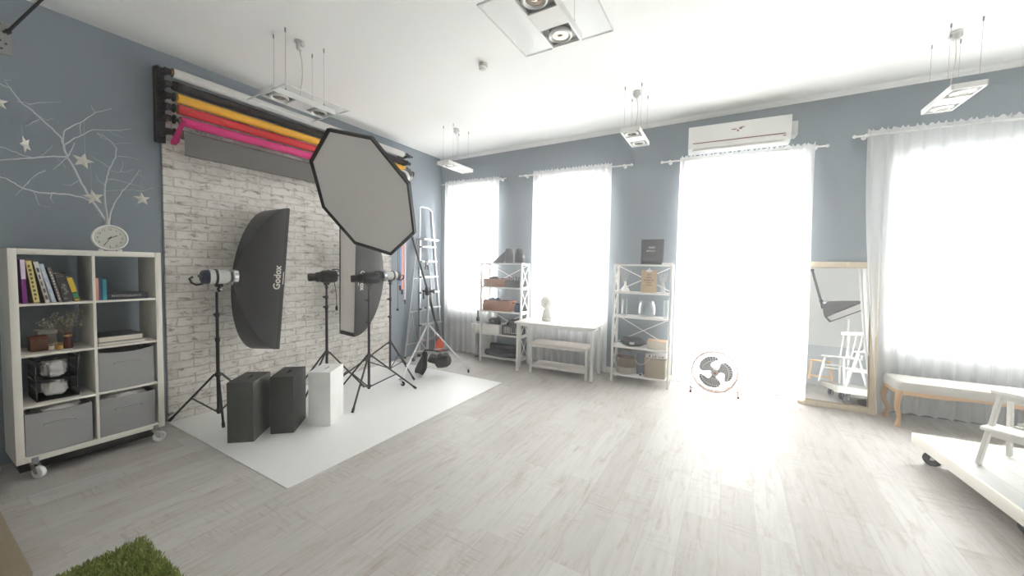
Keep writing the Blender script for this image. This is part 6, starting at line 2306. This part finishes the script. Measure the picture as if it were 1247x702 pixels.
es = thing('wooden_stool', 'small bare wooden frame stool on the platform, seen at the left of the mirror', 'stool', (1.50, 2.45, pz), RAD(10))
OAK = pm('honey_oak', (210, 172, 128), .5, var=.12, scale=9, stretch=(8, 1, 8))
MB().box((0, 0, .345), (.30, .24, .030), bev=.005).build('seat', OAK, es)
for sx in (-1, 1):
    for sy in (-1, 1):
        MB().bar((sx * .160, sy * .115, .001), (sx * .120, sy * .090, .33), .030, .030, x=(1, 0, 0), bev=.003).build('leg', OAK, es)
    MB().box((sx * .150, 0, .075), (.020, .21, .030), bev=.003).build('stretcher', OAK, es)
for sy in (-1, 1):
    MB().box((0, sy * .11, .075), (.28, .020, .030), bev=.003).build('stretcher', OAK, es)

# boom softbox near the right wall, seen only in the mirror
softbox('softbox', 'dark softbox with a pale face tilted down, seen only in the mirror', (1.85, 1.02, 1.80),
        [V((1.77, 1.35, 1.47)), V((1.92, .95, 1.42)), V((2.46, .95, 1.72)), V((2.37, 1.35, 1.83))], rim=.03, ringr=.07, cone=.9)
st = thing('tall_stand', 'white stand with a dark upright boom behind the chair, seen only in the mirror', 'stand', (2.28, .72, 0))
MB().cyl((2.28, .72, .03), (2.28, .72, 1.52), .026, n=18).build('pole', WHITEMETAL, st, world=True)
MB().lathe([(.28, .001), (.28, .02), (.05, .05), (.03, .08)], MX.Translation((2.28, .72, 0)), 36).build('base', WHITEMETAL, st, world=True)
MB().cyl((2.28, .72, 1.50), (1.80, .86, 1.86), .018, n=12).build('side_arm', WHITEMETAL, st, world=True)
MB().tube([(1.82, .90, 1.70), (1.80, .86, 1.86), (1.65, .86, 2.52)], .024, 12).build('boom', BLACK, st, world=True)
MB().sphere((1.80, .87, 1.86), .038, 14).sphere((1.65, .86, 2.53), .034, 12).build('joint', BLACKPL, st, world=True)
# ================================================================== RUG AND WOODEN BOARD, NEAR LEFT
rg = thing('shag_rug', 'grass green shag rug at the bottom edge near the left corner', 'rug', (-2.15, .2, 0))
GREEN = pm('green_pile', (136, 146, 72), .9, var=.35, scale=30)
gx0, gx1, gy0, gy1 = -2.715, -1.55, -.55, .722
MB().span((gx0 + .008, gy0 + .008, .001), (gx1 - .008, gy1 - .008, .012)).build('backing', pm('green_backing', (82, 104, 38), .9), rg, world=True)
rnd = random.Random(11)
vs, fs = [], []
for k in range(30000):
    x, y = rnd.uniform(gx0, gx1), rnd.uniform(gy0, gy1)
    if y < .1 and rnd.random() < .45:
        continue
    hgt = rnd.uniform(.016, .027)
    a_ = rnd.uniform(0, 2 * pi)
    w_ = rnd.uniform(.0018, .0034)
    ln_ = rnd.uniform(.0, .022)
    b_ = rnd.uniform(0, 2 * pi)
    dx, dy = w_ * cos(a_), w_ * sin(a_)
    ox, oy = ln_ * cos(b_), ln_ * sin(b_)
    i0 = len(vs)
    vs += [(x - dx, y - dy, .011), (x + dx, y + dy, .011), (x + dx + ox * .45, y + dy + oy * .45, .011 + hgt * .6), (x - dx + ox * .45, y - dy + oy * .45, .011 + hgt * .6),
           (x + ox, y + oy, .011 + hgt)]
    fs += [(i0, i0 + 1, i0 + 2, i0 + 3), (i0 + 3, i0 + 2, i0 + 4)]
MB().add(vs, fs).build('pile', GREEN, rg, world=True, smooth=0)['kind'] = 'stuff'
wbd = thing('wooden_platform', 'brown wooden board edge in the bottom left corner of the photo', 'wooden board', (-3.7, -.2, 0))
PBR = pm('weathered_brown_board', (140, 126, 106), .6, var=.12, scale=5, stretch=(1, 14, 14))
m = MB()
for k in range(6):
    m.span((-4.45, -.78 + .188 * k, .060), (-2.728, -.78 + .188 * k + .184, .085), bev=.003)
m.build('deck', PBR, wbd, world=True)
for yy in (-.74, -.22, .30):
    MB().span((-4.44, yy - .02, .0005), (-2.74, yy + .02, .0595), bev=.002).build('bearer', PBR, wbd, world=True)

# ================================================================== LIGHT, SKY, CAMERA
w = bpy.data.worlds.new('overcast_sky')
scene.world = w
w.use_nodes = True
nt = w.node_tree
for n_ in list(nt.nodes):
    nt.nodes.remove(n_)
bg = nt.nodes.new('ShaderNodeBackground')
bg.inputs['Color'].default_value = (1.0, 0.995, 0.985, 1)
bg.inputs['Strength'].default_value = 16.0
wo = nt.nodes.new('ShaderNodeOutputWorld')
nt.links.new(bg.outputs[0], wo.inputs['Surface'])

for k, (a, b, z0, z1) in enumerate(OPEN):
    ld_ = bpy.data.lights.new(f'daylight_portal_{k + 1}', 'AREA')
    ld_.shape = 'RECTANGLE'
    ld_.size = ux(b) - ux(a)
    ld_.size_y = z1 - z0
    ld_.cycles.is_portal = True
    lo = bpy.data.objects.new(f'daylight_portal_{k + 1}', ld_)
    COL.objects.link(lo)
    lo.matrix_basis = TB @ MX.Translation(((ux(a) + ux(b)) / 2, .30, (z0 + z1) / 2)) @ MX.Rotation(RAD(-90), 4, 'X')

m, nt, out = new_mat('flare_haze')
hz_ = N(nt, 'ShaderNodeVolumeScatter', Density=0.018, Anisotropy=0.88)  # scattering volume added to imitate lens flare around the bright windows
nt.links.new(hz_.outputs[0], out.inputs['Volume'])
hb_ = MB().span((XW - .6, YF - .5, -.3), (XR + .5, yb(XR) + .8, 4.3)).build('haze', m, smooth=0)
tag(hb_, 'thin bright haze added to the room air to imitate lens flare around the windows', 'haze', kind='stuff')

cd = bpy.data.cameras.new('camera')
cam = bpy.data.objects.new('camera', cd)
COL.objects.link(cam)
right, upv, fwd = V(M3[0][:3]), V(M3[1][:3]), V(M3[2][:3])
mw_ = MX((right, upv, -fwd)).transposed().to_4x4()
mw_.translation = (0, 0, H)
cam.matrix_world = mw_
cd.sensor_fit = 'HORIZONTAL'
cd.sensor_width = 36.0
cd.lens = 36.0 * FPX / 1247.0
cd.shift_y = (CYP - 351.0) / 1247.0
cd.clip_start = .02
scene.camera = cam

scene.view_settings.view_transform = 'Standard'
scene.view_settings.look = 'None'
scene.view_settings.gamma = 1.0
scene.view_settings.use_curve_mapping = False
scene.view_settings.exposure = 0.84
cy = scene.cycles
cy.use_denoising = True
cy.denoiser = 'OPENIMAGEDENOISE'
cy.max_bounces = 14
cy.diffuse_bounces = 7
cy.glossy_bounces = 5
cy.volume_bounces = 2
cy.transmission_bounces = 6
cy.transparent_max_bounces = 24
cy.sample_clamp_indirect = 12.0
cy.caustics_reflective = False
cy.caustics_refractive = False
